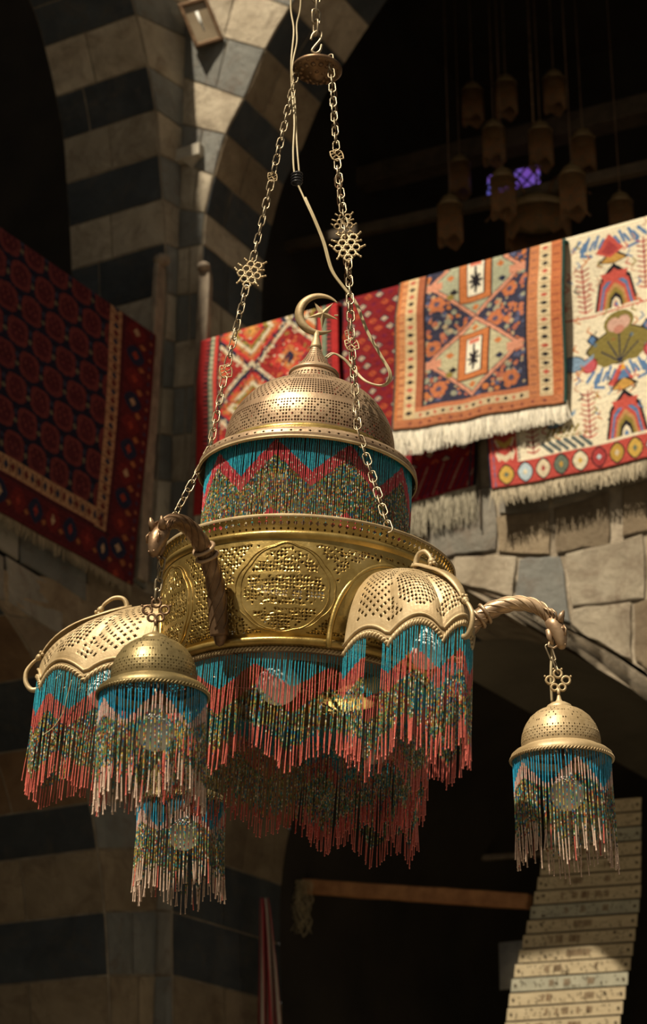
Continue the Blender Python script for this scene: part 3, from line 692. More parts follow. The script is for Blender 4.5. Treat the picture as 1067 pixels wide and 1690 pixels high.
# small stone bracket
mb = MB(); p = onY(318, 262)
mb.box(p+Vector((0, -.035, .012)), (.16, .06, .075)); mb.add([p+Vector(v) for v in [(-.055, 0, -.02), (.055, 0, -.02), (.045, -.06, -.02), (-.045, -.06, -.02), (0, 0, -.07), (0, -.01, -.06)]], [(0, 1, 2, 3), (0, 3, 5, 4), (1, 4, 5, 2), (3, 2, 5), (0, 4, 1)])
mb.build('stone_bracket', 'bracketstone', world=True, smooth=False, bevel=.004, label='small stone bracket jutting from the corner pier below the floodlight', cat='bracket')
# floodlight near the top of the corner
pc = onY(331, 37, -.10); fr = empty('floodlight', pc, label='rectangular metal floodlight with a pale glass front high in the corner', cat='floodlight')
R = Matrix((RT, UP*-1, FW)).transposed() @ Matrix.Rotation(radians(22), 3, 'Z')     # columns: right, down, away
k = (pc-CAM).dot(FW)/FPX
R = R @ Matrix.Rotation(radians(20), 3, 'X') @ Matrix.Rotation(radians(24), 3, 'Y') if False else Matrix((RT, FW, UP)).transposed() @ Matrix.Rotation(radians(-22), 3, 'Y') @ Matrix.Rotation(radians(-14), 3, 'X') @ Matrix.Rotation(radians(12), 3, 'Z')
w_, h_ = 44*k, 78*k
mb = MB(); mb.box((0, 0, 0), (w_, .02, .012)) if False else None
for (cx, cz, a, b_) in [(0, h_/2, w_, .02), (0, -h_/2, w_, .02), (-w_/2, 0, .02, h_), (w_/2, 0, .02, h_)]:
    mb.box(R @ Vector((cx, 0, cz)), (a+.02 if a > .03 else a, .025, b_), 0, R)
mb.build('frame', 'bronze', fr, smooth=False, bevel=.003)
mb = MB()
vs = [(-1, .0, -1), (1, .0, -1), (1, .0, 1), (-1, .0, 1), (-.75, .07, -.8), (.55, .07, -.8), (.55, .07, .8), (-.75, .07, .8)]
mb.add([R @ Vector((x*w_/2, y+.012, z*h_/2)) for x, y, z in vs], [(0, 1, 5, 4), (1, 2, 6, 5), (2, 3, 7, 6), (3, 0, 4, 7), (4, 5, 6, 7)]); mb.build('housing', 'bracketstone', fr, smooth=False, bevel=.004)
mb = MB(); mb.add([R @ Vector((x*w_*.47, .004, z*h_*.47)) for x, z in ((-1, -1), (1, -1), (1, 1), (-1, 1))], [(0, 1, 2, 3)])
M['glass'] = simple('dusty_glass', (.22, .17, .11), (.30, .24, .16), .25, scale=6, bstr=0); mb.build('glass', 'glass', fr, smooth=False)
mb = MB(); mb.tube([R @ Vector((0, .01, -.05)), R @ Vector((0, .0, .07))], .009, 8); mb.build('lamp_tube', 'bulb', fr)
mb = MB(); q = Vector((0, .10, .02)); mb.tube([R @ Vector((-w_*.1, .05, .0)), q], .012, 8); mb.build('mounting_arm', 'bronze', fr)

# ================================================================== THINGS BELOW THE LOWER ARCH
# wooden beam
bo = beam('wooden_beam', onY(425, 1458, 1.25), onY(873, 1488, 1.1), .06, .075, 'plankwood', label='orange-brown wooden beam spanning the dark lower arch', cat='beam')
beam('far_rail', onY(470, 1440, 2.9), onY(900, 1408, 2.9), .05, .03, 'wood', label='faint pale rail deep in the lower arch above the wooden beam', cat='rail')
# chain of laced punched cards
root = empty('punched_card_chain', onY(950, 1690, .95), label='hanging chain of laced punched loom cards at lower right, half in sun', cat='loom cards')
rl = root.location.copy()
m, nt, b = new_mat('punched_card'); oc = N(nt, 'ShaderNodeTexCoord').outputs['Generated']
n = noise(nt, 9, 5, .6, oc); r_ = ramp(nt, [(.3, (.42, .33, .20)), (.7, (.62, .52, .34))]); nt.links.new(n.outputs[0], r_.inputs[0]); nt.links.new(r_.outputs[0], b.inputs['Base Color']); b.inputs['Roughness'].default_value = .8
M['card'] = m; M['cardgrey'] = simple('grey_card', (.34, .33, .25), (.46, .44, .33), .8, scale=15); M['hole'] = simple('punched_hole', (.05, .035, .02), (.08, .06, .03), .9, bstr=0); M['inkmark'] = simple('stamped_mark', (.20, .13, .07), (.27, .18, .10), .85, bstr=0)
NC = 18
for i in range(NC):
    t = i/(NC-1.0); y0 = 1322+i*24; 
    xl = 908-64*min(1, t*1.45)**1.3+(0 if t < .7 else (t-.7)*-60); xr = 1057-2*t-70*max(0, t-.35)**1.2
    dep = .92+.10*sin(t*2.2)
    A, B_, Cc, D_ = onY(xl, y0+6, dep), onY(xr, y0-6, dep), onY(xr-1, y0+15, dep+.012), onY(xl-2, y0+27, dep+.012)
    A, B_, Cc, D_ = [q-rl for q in (A, B_, Cc, D_)]
    U_ = (B_-A); V_ = (D_-A); nn = Vector((0, -1, 0))
    mb = MB(); mb.add([A, B_, Cc, D_]+[q+Vector((0, .004, 0)) for q in (A, B_, Cc, D_)], [(0, 3, 2, 1), (4, 5, 6, 7), (0, 1, 5, 4), (1, 2, 6, 5), (2, 3, 7, 6), (3, 0, 4, 7)], 0)
    cd_ = mb.build('card', ['cardgrey' if i % 5 == 2 else 'card'], root, smooth=False, **({'label': 'grey-green card'} if i % 5 == 2 else {}))
    hb = MB(); rnd = random.Random(i)
    for q in range(46):
        u = rnd.uniform(.06, .94); v = rnd.choice([.2, .35, .5, .65, .8]); rr = .0035 if 2 < q else .008
        if q < 2: u = (.035, .965)[q]; v = .5
        c_ = A+U_*u+V_*v+nn*.0012
        hb.add([c_+Vector((cos(a*pi/3)*rr, 0, sin(a*pi/3)*rr)) for a in range(6)], [tuple(range(6))])
    for q in range(rnd.randint(3, 6)):
        u = rnd.uniform(.25, .7)
        for s_ in range(rnd.randint(2, 5)):
            c_ = A+U_*(u+s_*.014)+V_*.22+nn*.0012; L = V_*.5
            hb.add([c_, c_+U_.normalized()*.005, c_+U_.normalized()*.005+L, c_+L], [(0, 1, 2, 3)], 1)
    hb.build('punched_holes', ['hole', 'inkmark'], cd_, smooth=False)
# thread tangle on the beam
mb = MB(); 
for i in range(34):
    x0 = random.uniform(478, 512); pts = []; x = x0; y = 1452
    for s_ in range(10):
        pts.append(onY(x, y, 1.13+random.uniform(-.03, .03))); x += random.uniform(-9, 9); x += (496-x)*.12; y += random.uniform(6, 13)*(1 if i % 3 else .6)
    mb.tube(cr(pts, 3), .0014, 4)
mb.build('thread_tangle', M['cable'], world=True, label='tangle of loose threads hanging from the wooden beam', cat='threads', kind='stuff')
# striped cloth at the foot of the pier
mb = MB(); W_, H_ = 24, 16; vs = []; cl = []
for j in range(H_+1):
    for i in range(W_+1):
        u, v = i/W_, j/H_; x = 428+u*(14+28*v**.8)+(-3*v); y = 1482+v*260; p = onY(x, y, .62+.035*sin(u*17+v*2)); vs.append(p)
fs = [(j*(W_+1)+i, j*(W_+1)+i+1, (j+1)*(W_+1)+i+1, (j+1)*(W_+1)+i) for j in range(H_) for i in range(W_)]
cc = [((.42, .06, .07) if (i//3) % 2 == 0 else (.50, .42, .34)) for j in range(H_+1) for i in range(W_+1)]
mk('striped_cloth', vs, fs, 'yarn', world=True, attrs={'col': ('POINT', cc)}, solid=.003, label='red and white striped cloth hanging beside the pier under the wooden beam', cat='cloth')
mb = MB(); mb.add([onY(x, y, d_) for x, y, d_ in [(822, 1556, 1.5), (862, 1552, 1.5), (864, 1630, 1.5), (824, 1634, 1.5)]], [(0, 1, 2, 3)])
M['paper'] = simple('dim_paper', (.30, .30, .28), (.40, .39, .36), .8, bstr=0); mb.build('paper_sheet', 'paper', world=True, solid=.002, label='small pale sheet low in the dark arch left of the loom cards', cat='sheet')

# ================================================================== BEADED FRINGES
def zig(t, n, ph=0.0):
    x = (t*n+ph) % 1.0; return abs(2*x-1)         # 1 at ends, 0 in middle
TEAL = (.02, .24, .36); TEAL2 = (.03, .33, .43); ROSE = (.52, .06, .075); CORAL = (.56, .125, .095); PINK = (.60, .36, .30); CLR = (.50, .44, .36)
MULTI = [(.02, .24, .30), (.07, .22, .07), (.44, .30, .05), (.42, .13, .03), (.24, .035, .03), (.16, .22, .14), (.34, .27, .09), (.02, .08, .20), (.60, .56, .42), (.14, .15, .04), (.03, .04, .03), (.22, .19, .05), (.05, .13, .12)]
def fringe(name, parent, tops, lens, colf, pitch=.0033, rad=.0014, sway=.35, lean=None, label=None, n=4):
    """strings of beads: tops (N,3) in the parent's frame, colf(i, s in metres, f 0..1) -> colour"""
    Vs, Fs, Cs = [], [], []; off = 0
    for i, (tp, L) in enumerate(zip(tops, lens)):
        nb = max(3, int(L/pitch)); z = np.arange(nb*2+1)*(L/(nb*2))
        r = np.where(np.arange(nb*2+1) % 2 == 1, rad, rad*.55); r[-3:] *= [1.2, 1.5, .6]
        f = z/L; a1, a2 = random.gauss(0, sway), random.gauss(0, sway)
        ph = random.uniform(0, 6)
        px = tp[0]+a1*.006*f**2+.0006*np.sin(f*9+ph)+(lean[0]*f*L if lean else 0); py = tp[1]+a2*.006*f**2+(lean[1]*f*L if lean else 0); pz = tp[2]-z
        ang = np.arange(n)*2*pi/n+ph
        V = np.stack([px[:, None]+r[:, None]*np.cos(ang), py[:, None]+r[:, None]*np.sin(ang), pz[:, None]+0*ang], -1).reshape(-1, 3)
        k = nb*2; a = (np.arange(k)[:, None]*n+np.arange(n)[None]); a_ = (np.arange(k)[:, None]*n+(np.arange(n)[None]+1) % n)
        F = np.stack([a, a_, a_+n, a+n], -1).reshape(-1, 4)+off
        C = np.zeros((nb*2+1, 3)); 
        for b_i in range(nb):
            cc = colf(i, b_i*pitch, b_i/nb); C[2*b_i:2*b_i+2] = cc
        C[-1] = C[-2]
        Vs.append(V); Fs.append(F); Cs.append(np.repeat(C, n, 0)); off += len(V)
    return mk(name, np.vstack(Vs), np.vstack(Fs), 'beads', parent, attrs={'col': ('POINT', np.vstack(Cs))}, kind='stuff', label=label)
def vary(c, a=.18): q = random.uniform(1-a, 1+a); return (c[0]*q, c[1]*q, c[2]*q)

# ================================================================== PIERCED METAL
def pierced(name, fn, nu, nv, hole, mats, parent, closed=True, thick=.0012, flip=False, smooth=False, jit=0.0, pucker=0.0, **kw):
    """sheet metal with cut-out cells. fn(u,v)->point; hole(u,v,i,j)->(su,sv) half sizes of the cut-out (0..0.5) or None"""
    V = []; F = []
    W = nu if closed else nu+1
    for j in range(nv+1):
        for i in range(W):
            ju, jv = (random.uniform(-jit, jit), random.uniform(-jit, jit)) if 0 < j < nv and (closed or 0 < i < nu) else (0, 0)
            V.append(fn((i+ju)/nu, (j+jv)/nv))
    for j in range(nv):
        for i in range(nu):
            a = j*W+i; b_ = j*W+(i+1) % W if closed else j*W+i+1; d = a+W; c_ = b_+W
            h = hole((i+.5)/nu, (j+.5)/nv, i, j)
            if not h: F.append((a, b_, c_, d)); continue
            su, sv = h; P = Vector(V[a]); Q = Vector(V[b_]); Rr_ = Vector(V[c_]); T_ = Vector(V[d])
            nq = (Q-P).cross(T_-P).normalized()*((-1 if flip else 1)*pucker)
            def bl(u, v): return P.lerp(Q, u).lerp(T_.lerp(Rr_, u), v)+nq
            k = len(V); V += [bl(.5, .5-sv), bl(.5+su, .5), bl(.5, .5+sv), bl(.5-su, .5)]
            F += [(a, b_, k), (b_, k+1, k), (b_, c_, k+1), (c_, k+2, k+1), (c_, d, k+2), (d, k+3, k+2), (d, a, k+3), (a, k, k+3)]
    if flip: F = [tuple(reversed(f)) for f in F]
    return mk(name, V, F, mats, parent, smooth=smooth, solid=thick, **kw)

# ================================================================== CHANDELIER
CXP, CYP = 506, 941
D0 = 4.125
_r = ray(CXP, CYP); hv = Vector((_r.x, _r.y)); HD = hv.length*D0
AX = CAM+_r*D0
def Zat(py):        # height of the axis point seen at image row py
    e_ = PITCH+atan((800-py)/FPX); return CAM.z+HD*tan(e_)
def K(py): return (HD*cos(PITCH)+(Zat(py)-CAM.z)*sin(PITCH))/FPX
def z(py): return Zat(py)-AX.z
def r_(hw, py): return hw*K(py)
yawC = atan2(hv.y, hv.x)-pi/2
TILT = radians(3.2)
ch = empty('beaded_chandelier', AX, (0, TILT, yawC), label='large pierced brass chandelier with crescent finial, dome, drum and multicoloured bead fringes', cat='chandelier')
def az(phi, r): a = radians(phi); return Vector((r*sin(a), -r*cos(a), 0))
SX = -9*K(789)     # the dome tier sits slightly off the drum's axis
OFS = Vector((SX, 0, 0))
def lath(name, prof, mat, parent=ch, n=96, ofs=OFS, **kw):
    mb = MB(); mb.lathe([(r_(h, y), z(y)) for h, y in prof], n, ofs); return mb.build(name, mat, parent, **kw)
def polar(u): a = 2*pi*u; return a
# --- crescent and star
kf = K(520); cc = Vector((1*kf, 0, z(518)))+OFS
fin = MB(); R1 = 35*kf; ring = []; rad = []
n = 48
for i in range(n+1):
    t = i/n; a = radians(36)+t*radians(360-88); 
    ring.append(cc+Vector((cos(a)*R1, 0, sin(a)*R1))); rad.append(kf*(1.0+7.6*sin(pi*t)**.9))
C1 = []; 
for p, w_, i in zip(ring, rad, range(n+1)):
    d = (p-cc).normalized(); C1.append(cc+d*(R1-w_*.7+3*kf))
fin.tube(C1, rad, 10, flat=.7); cres = fin.build('crescent', 'dusty', ch)
st = MB(); sc = cc+Vector((7*kf, 0, 0)); R_o, R_i = 27*kf, 8*kf
pts = []
for i in range(10):
    a = radians(54)+i*pi/5; rr = R_o if i % 2 == 0 else R_i; pts.append(sc+Vector((cos(a)*rr, 0, sin(a)*rr)))
st.add(pts+[sc+Vector((0, -5*kf, 0)), sc+Vector((0, 5*kf, 0))], [(i, (i+1) % 10, 10) for i in range(10)]+[((i+1) % 10, i, 11) for i in range(10)])
st.tube([sc+Vector((R_o*.7, 0, -R_o*.05)), cc+Vector((R1*.92, 0, R1*-.02))], 1.5*kf, 6)
st.build('star', 'dusty', cres, smooth=False, label='five-pointed brass star inside the crescent')
lath('finial_stem', [(0, 547), (4, 547), (5, 556), (9, 571), (10, 574), (7, 577), (0, 578)], 'dusty', n=24)
# --- spire cone, pierced
pc_ = [(7, 573), (12, 584), (18, 594), (26, 604), (35, 614)]
def prof_fn(P, sm=True):
    rr = [r_(h, y) for h, y in P]; zz = [z(y) for h, y in P]; tt = np.linspace(0, 1, len(P))
    def g(u, v, ofs=OFS):
        r = float(np.interp(v, tt, rr)); h_ = float(np.interp(v, tt, zz)); a = 2*pi*u; return Vector((r*sin(a), -r*cos(a), h_))+ofs
    return g
fn = prof_fn(pc_)
pierced('spire', fn, 36, 10, lambda u, v, i, j: (.42, .44) if 0 < j < 9 and (i % 6 != 0) else None, 'domebrass', ch, flip=True)
lath('spire_ring', [(35, 613), (40, 616), (42, 619), (40, 622), (39, 622)], 'domebrass', n=48)
fn2 = prof_fn([(39, 622), (46, 633), (51, 641)])
pierced('spire_collar', fn2, 48, 4, lambda u, v, i, j: (.42, .44) if j in (1, 2) else None, 'domebrass', ch, flip=True)
# --- dome
DP = []
for q in cr([(50, 640, 0), (74, 649, 0), (99, 663, 0), (120, 685, 0), (134, 709, 0), (140, 733, 0), (140, 757, 0)], 4): DP.append((q.x, q.y))
fnd = prof_fn(DP)
def dh(u, v, i, j):
    if j < 1 or j > 28: return None
    if 19 <= j <= 20 or j == 11: return None
    if j > 20:      # rows of eight-petalled flowers
        q = (i % 8)-3.5; w_ = (j-24.5); a_ = atan2(w_, q); d_ = hypot(q, w_)
        if d_ < 1: return (.30, .30)
        if d_ < 3.3: return (.46, .46) if cos(8*a_) > -.1 else (.16, .16)
        return (.42, .42)
    if j > 11: return (.44, .44) if (i+j) % 2 == 0 or (i % 28 < 8) else None
    return (.30, .46) if i % 2 == 0 else (.12, .36)
dome = pierced('dome', fnd, 176, 30, dh, 'domebrass', ch, flip=True, smooth=False)
lath('dome_collar', [(140, 756), (146, 758), (147, 762), (146, 768), (150, 771)], 'brass')
# brim, an overhanging hammered lip with pierced underside
bp = [(149, 770), (165, 773), (174, 776), (179, 780), (181, 786), (180, 793)]
fb = prof_fn(bp)
pierced('dome_brim', fb, 150, 6, lambda u, v, i, j: (.38, .36) if j in (1, 2, 4) and i % 2 == (j % 2) else None, 'domebrass', ch, flip=True)
lath('brim_lip', [(179, 791), (182, 792), (182, 795), (179, 796)], 'dusty')
lath('brim_soffit', [(150, 772), (160, 777), (172, 784), (177, 793)], 'bronze')
# --- upper bead curtain
NS = 330; tops = []; ln = []
Rc = r_(170, 800)
for i in range(NS):
    a = 2*pi*(i+random.uniform(-.15, .15))/NS; tops.append((Rc*sin(a)+SX*.8, -Rc*cos(a), z(783))); ln.append(z(783)-z(925))
def ccf(i, s, f):
    t = i/NS; q = zig(t, 9, .93)
    e1 = .07+.37*q; e2 = e1+.17
    if f < e1: return vary(TEAL2 if random.random() < .7 else TEAL)
    if f < e2: return vary(ROSE if random.random() < .9 else PINK)
    e3 = .84+.3*q
    if f > e3: return vary(ROSE)
    return vary(random.choice(MULTI), .4)
fringe('bead_curtain', ch, tops, ln, ccf, sway=.05, rad=.00155, label='teal, rose and mixed bead curtain in a zigzag')
lath('curtain_core', [(150, 780), (150, 925)], 'bronze')
# --- drum
fg = prof_fn([(242, 941), (240, 947), (236, 955), (233, 963)])
pierced('drum_gallery', lambda u, v: fg(u, v, Vector()), 130, 3, lambda u, v, i, j: (.34, .46) if j == 1 else (.18, .3), 'brass', ch, flip=True, thick=.002)
NOF = Vector()
lath('gallery_edge', [(240, 941), (243, 939), (245, 941), (243, 944)], 'dusty', ofs=NOF, n=128)
lath('drum_top_plate', [(150, 938), (200, 946), (232, 956)], 'brass', ofs=NOF, n=96)
lath('drum_moulding', [(233, 961), (239, 963), (242, 967), (241, 971), (236, 975)], 'brass', ofs=NOF, n=128, label='polished upper moulding')
BP = [(236, 973), (237.5, 1000), (239, 1030), (238, 1060), (234, 1088), (226, 1110), (216, 1124)]
fbd = prof_fn(BP)
MED = [-66, -7, 58, 118, -171, -127]; DOR = [36, 156, -98]
def ang(a, b_): return (a-b_+180) % 360-180
rn = random.Random(3)
def drumhole(u, v, i, j):
    a = u*360; h_ = (v-.47)/.43
    dm = min(abs(ang(a, m_)) for m_ in MED); dd = min(abs(ang(a, m_)) for m_ in DOR)
    if abs(h_) > .98: return None
    e = (dm/17.5)**1.7+abs(h_)**1.7*1.02
    if dd < 27 and h_ < .9:
        ee = (dd/25)**2+((1-(h_+.9)/1.6) if False else max(0, -h_*1.1+.0))**2
        if ee < .92: return None
    if e < .80: 
        if abs(abs(h_)-.33) < .035 or dm < .5 and False: return None
        if rn.random() < .16: return None
        return (rn.choice([.18, .30, .38, .44]), rn.choice([.22, .34, .40, .45]))
    if e < 1.32: return None
    return (rn.uniform(.3, .46), rn.uniform(.3, .46)) if (i+j) % 2 == 0 or rn.random() < .35 else None
drum = pierced('drum', lambda u, v: fbd(u, v, NOF), 270, 32, drumhole, 'brass', ch, flip=True, thick=.0018, jit=.34, pucker=-.0010)
# engraved outlines of the medallions
en = MB()
for m_ in MED:
    for sc_ in (1.0, 1.14):
        pts = []
        for i in range(121):
            t = 2*pi*i/120; q = abs(cos(t))**.0; ca = cos(t); sa = sin(t)
            da = 16.6*sc_*(abs(ca)**1.18)*(1 if ca > 0 else -1); hh = (abs(sa)**1.12)*(1 if sa > 0 else -1)*(.84+.10*sc_)
            sc2 = 1+.035*abs(sin(5*t)); da *= sc2; hh *= sc2
            v = min(.985, max(.015, .47+.43*hh)); u = ((m_+da) % 360)/360
            p = fbd(u, v, NOF); pts.append(p*1.0+Vector((p.x, p.y, 0)).normalized()*.0008)
        en.tube(pts, .0011, 5, caps=False)
en.build('engraved_medallions', 'brass', drum)
lath('drum_foot', [(216, 1122), (226, 1123), (230, 1127), (228, 1132), (220, 1135), (214, 1136)], 'brass', ofs=NOF, n=128, label='polished lower moulding')
# braided trim below
def braid(pathf, n, amp, rad, closed=True):
    mb = MB()
    for ph in (0, pi):
        pts = []
        m_ = n*6
        for i in range(m_ if closed else m_+1):
            t = i/m_; p, nr, up_ = pathf(t); a = 2*pi*n*t+ph; pts.append(p+up_*amp*sin(a)+nr*amp*.6*cos(a))
        mb.tube(pts, rad, 5, closed=closed)
    return mb
def circ(rr, zz, ofs=Vector()):
    def f(t):
        a = 2*pi*t; d = Vector((sin(a), -cos(a), 0)); return d*rr+Vector((0, 0, zz))+ofs, d, Vector((0, 0, 1))
    return f
braid(circ(r_(219, 1140), z(1140)), 110, .0032, .0023).build('braided_trim', 'dusty', ch)
lath('drum_floor_ring', [(218, 1136), (150, 1136)], 'bronze', ofs=NOF)
# inner armature and the central bulb
mb = MB(); zz = z(1140)
for k_ in range(3):
    a = 30+60*k_; mb.tube([az(a, r_(214, 1140))+Vector((0, 0, zz)), az(a+180, r_(214, 1140))+Vector((0, 0, zz))], .0025, 6)
mb.tube([Vector((0, 0, zz)), Vector((0, 0, z(1080)))], .008, 10); mb.tube([Vector((0, 0, z(1080))), Vector((0, 0, z(960)))], .005, 8)
mb.build('armature', 'bronze', ch)
def bulb(c, r, name, parent, **kw):
    mb = MB(); prof = [(0, -r)]+[(r*sin(a), -r*cos(a)) for a in np.linspace(.15, 2.5, 14)]+[(r*.42, r*1.15), (r*.40, r*1.5), (0, r*1.5)]
    mb.lathe(prof, 24, c); return mb.build(name, 'bulb', parent, **kw)
bulb(az(-20, r_(95, 1140))+Vector((0, 0, z(1158))), r_(34, 1140), 'light_bulb', ch, label='frosted white bulb')
# --- big lower fringe
NS2 = 285; tops = []; ln = []; Rf = r_(213, 1140)
for i in range(NS2):
    t = i/NS2; a = 2*pi*(i+random.uniform(-.2, .2))/NS2; tops.append((Rf*sin(a), -Rf*cos(a), z(1144)))
    L = 148+42*(1-zig(t, 11, .56))+random.uniform(-7, 7)
    fb_ = max(0, -cos(a)); L += 18*max(0, sin(a-.9))*(1 if cos(a) < 0 else 0); ln.append(L*K(1230))
def mf(i, s, f):
    t = i/NS2; q = zig(t, 11, .56); px = s/K(1230); b1 = 16+40*(1-q); b2 = b1+34+6*(1-q); L = ln[i]/K(1230)
    if px < b1: return vary(TEAL2 if random.random() < .75 else TEAL)
    if px < b2: return vary(CORAL if random.random() < .85 else ROSE)
    if px > L-36: return vary(CORAL)
    return vary(random.choice(MULTI), .4)
fringe('bead_fringe', ch, tops, ln, mf, rad=.0016, sway=.5, label='long zigzag bead fringe under the drum')
# an inner, shorter-set ring of strings hanging a little lower
NS3 = 170; tops = []; lni = []
for i in range(NS3):
    t = i/NS3; a = 2*pi*(i+random.uniform(-.3, .3))/NS3; tops.append((r_(196, 1140)*sin(a), -r_(196, 1140)*cos(a), z(1144))); lni.append((170+38*zig(t, 6, .2)+random.uniform(-8, 8))*K(1230))
def mf3(i, s, f):
    px = s/K(1230); L = lni[i]/K(1230)
    if px < 30: return vary(TEAL)
    if px > L-26-20*max(0, tops[sel[i]][0]/r_(196, 1140)): return vary((.42, .045, .03) if random.random() < .8 else CORAL)
    return vary(random.choice(MULTI+[(.30, .24, .18)]*4), .4)
# only round the back, where the photograph shows a second layer
sel = [i for i in range(NS3) if -cos(2*pi*i/NS3) > -.2+.0 and cos(2*pi*i/NS3) < .2]
T3 = [tops[i] for i in sel]; L3 = [lni[i] for i in sel]; lni = L3
fringe('inner_bead_fringe', ch, T3, L3, mf3, rad=.0016, sway=.5)

# --- hoods (arched scoops with scalloped rims)
Hb = 1148
def hood(phi):
    a = radians(phi); o_ = Vector((sin(a), -cos(a), 0)); l_ = Vector((cos(a), sin(a), 0)); kk = K(1100)
    L, Wd, Hh = (180 if phi == 36 else 208)*kk, (84 if phi == 36 else 92)*kk, z(1004)-z(Hb); r0 = r_(232, 1100); zb = z(Hb)
    def scal(th):
        b_ = [-90, -58, -19, 19, 58, 90]; d_ = max(-89.9, min(89.9, math.degrees(th)))
        for q in range(5):
            if b_[q] <= d_ <= b_[q+1]: return (30 if q in (1, 2, 3) else 24)*kk*abs(sin(pi*(d_-b_[q])/(b_[q+1]-b_[q])))**.8
    def S_(th, ph, ex=1.0):
        sc_ = scal(th)*max(0, 1-ph/(pi/2)*1.6)
        keel = 5*kk*math.exp(-(th/.12)**2)*cos(ph)
        return o_*(r0+(L*cos(ph)*cos(th)+keel)*ex)+l_*(Wd*cos(ph)**.8*sin(th)*ex)+Vector((0, 0, zb+Hh*sin(ph)*ex+sc_))
    fnh = lambda u, v: S_((u-.5)*pi, v*pi/2*.985)
    def hh(u, v, i, j):
        if j < 3 or j > 22 or i < 3 or i > 62: return None
        if v*90 < 7+9*abs(sin(u*5*pi)) and False: return None
        th = (u-.5)*180
        if abs(th) < 4: return None
        c1 = ((abs(th)-36)/18)**2+((v-.38)/.27)**2
        if 1.25 > c1 > .85: return None
        if c1 <= .85: return (.45, .46) if (i+j) % 3 else (.30, .30)
        if abs(th) > 58: return (.45, .45) if (i+j) % 2 == 0 and v < .85 else None
        if v > .8: return (.40, .40) if (i+j) % 2 == 0 else None
        return (.42, .42) if (i*3+j) % 4 else (.2, .2)
    h_ = pierced('hood', fnh, 66, 25, hh, 'dusty', ch, closed=False, flip=False, thick=.0014, pucker=-.0004)
    # rim bead and braid
    def rimf(t):
        th = (t-.5)*pi; p = S_(th, 0.0); d = (o_*cos(th)+l_*sin(th)); return p-Vector((0, 0, .003)), d, Vector((0, 0, 1))
    mb = MB(); mb.tube([S_((i/60-.5)*pi, .06, 1.0)+(o_*cos((i/60-.5)*pi)+l_*sin((i/60-.5)*pi))*.001 for i in range(61)], .0035, 6); mb.build('rolled_edge', 'dusty', h_)
    braid(lambda t: (rimf(t)[0]-Vector((0, 0, .004)), rimf(t)[1], rimf(t)[2]), 44, .0042, .003, closed=False).build('braided_trim', 'dusty', h_)
    # arch frame on the drum wall
    mb = MB(); pts = []
    for i in range(41):
        th = pi*i/40; rr = r_(237, 1080); lat = 104*kk*cos(th); hgt = (z(996)-z(1140))*sin(th)**.9
        aa = a+lat/rr; pts.append(Vector((rr*sin(aa), -rr*cos(aa), z(1140)+hgt)))
    mb.tube(pts, .006, 8, flat=.8)
    mb.build('arch_frame', 'brass', h_)
    # ridge leaf with curled ends and flower finials
    mb = MB(); pts = [S_(0, ph_)+Vector((0, 0, .004))+o_*.003 for ph_ in np.linspace(1.28, .18, 14)]
    n_ = len(pts); vs = []
    for i, p in enumerate(pts):
        w_ = (3+11*sin(pi*(i/(n_-1))**.75))*kk
        for s_, d_ in ((-1, -.001), (-.5, .005), (0, .004), (.5, .005), (1, -.001)): vs.append(p+l_*s_*w_+Vector((0, 0, d_)))
    mb.add(vs, [(5*i+j, 5*i+j+1, 5*i+6+j, 5*i+5+j) for i in range(n_-1) for j in range(4)])
    mb.build('ridge_leaf', 'dusty', h_, solid=.002)
    def W3(r, y): return o_*((r if phi != 36 else 232+(r-232)*.87)*kk)+Vector((0, 0, z(y)))
    for path in ([(308, 1024), (304, 1004), (312, 991), (328, 990), (342, 999), (347, 1006)], [(434, 1142), (452, 1146), (464, 1134), (466, 1116), (458, 1102), (450, 1094)]):
        mb = MB(); c_ = cr([W3(r, y) for r, y in path], 6); k_ = len(c_); mb.tube(c_, [(.0062-.003*(i/k_)) for i in range(k_)], 8)
        e_ = c_[-1]; d_ = (c_[-1]-c_[-4]).normalized(); mb.blob(e_+d_*.006, .0075); mb.blob(e_+d_*.002, (.0055, .0055, .0055))
        for q in range(5):
            t_ = d_.orthogonal().normalized(); t2 = d_.cross(t_); an = q*2*pi/5
            mb.blob(e_+d_*.015+(t_*cos(an)+t2*sin(an))*.006, .0042, n=8)
        mb.build('curled_finial', 'dusty', h_)
    # hanging strings, absent below the scallop next to the drum
    tp, le, ids = [], [], []
    NSH = 108
    fine = [rimf(q/400)[0] for q in range(401)]; cum = [0]
    for q in range(400): cum.append(cum[-1]+Vector((fine[q+1]-fine[q])).xy.length)
    for i in range(NSH):
        t = float(np.interp((i+.5+random.uniform(-.2, .2))/NSH*cum[-1], cum, np.arange(401)/400)); p, d, _ = rimf(t)
        th = (t-.5)*pi
        if .095 < t < .15: continue
        tp.append(tuple(p-Vector((0, 0, .006)))); le.append((150+36*zig(t, 4.0, .5)+random.uniform(-6, 6))*kk+scal(th)*.9); ids.append(t)
    def cf(i, s, f):
        t = ids[i]; px = s/kk; q = zig(t, 5.0, .1); b1 = 8+34*q+scal((t-.5)*pi)/kk; b2 = b1+30; Lp = le[i]/kk
        if px < b1: return vary(TEAL2 if random.random() < .75 else TEAL)
        if px < b2: return vary(CORAL if random.random() < .9 else ROSE)
        if px > Lp-38: return vary(CORAL)
        return vary(random.choice(MULTI), .4)
    fringe('bead_fringe', h_, tp, le, cf, rad=.0016, sway=.5)
    bulb(o_*r_(330, 1100)+Vector((0, 0, z(1150))), 26*kk, 'light_bulb', h_, label='frosted white bulb')
for ph in DOR: hood(ph)

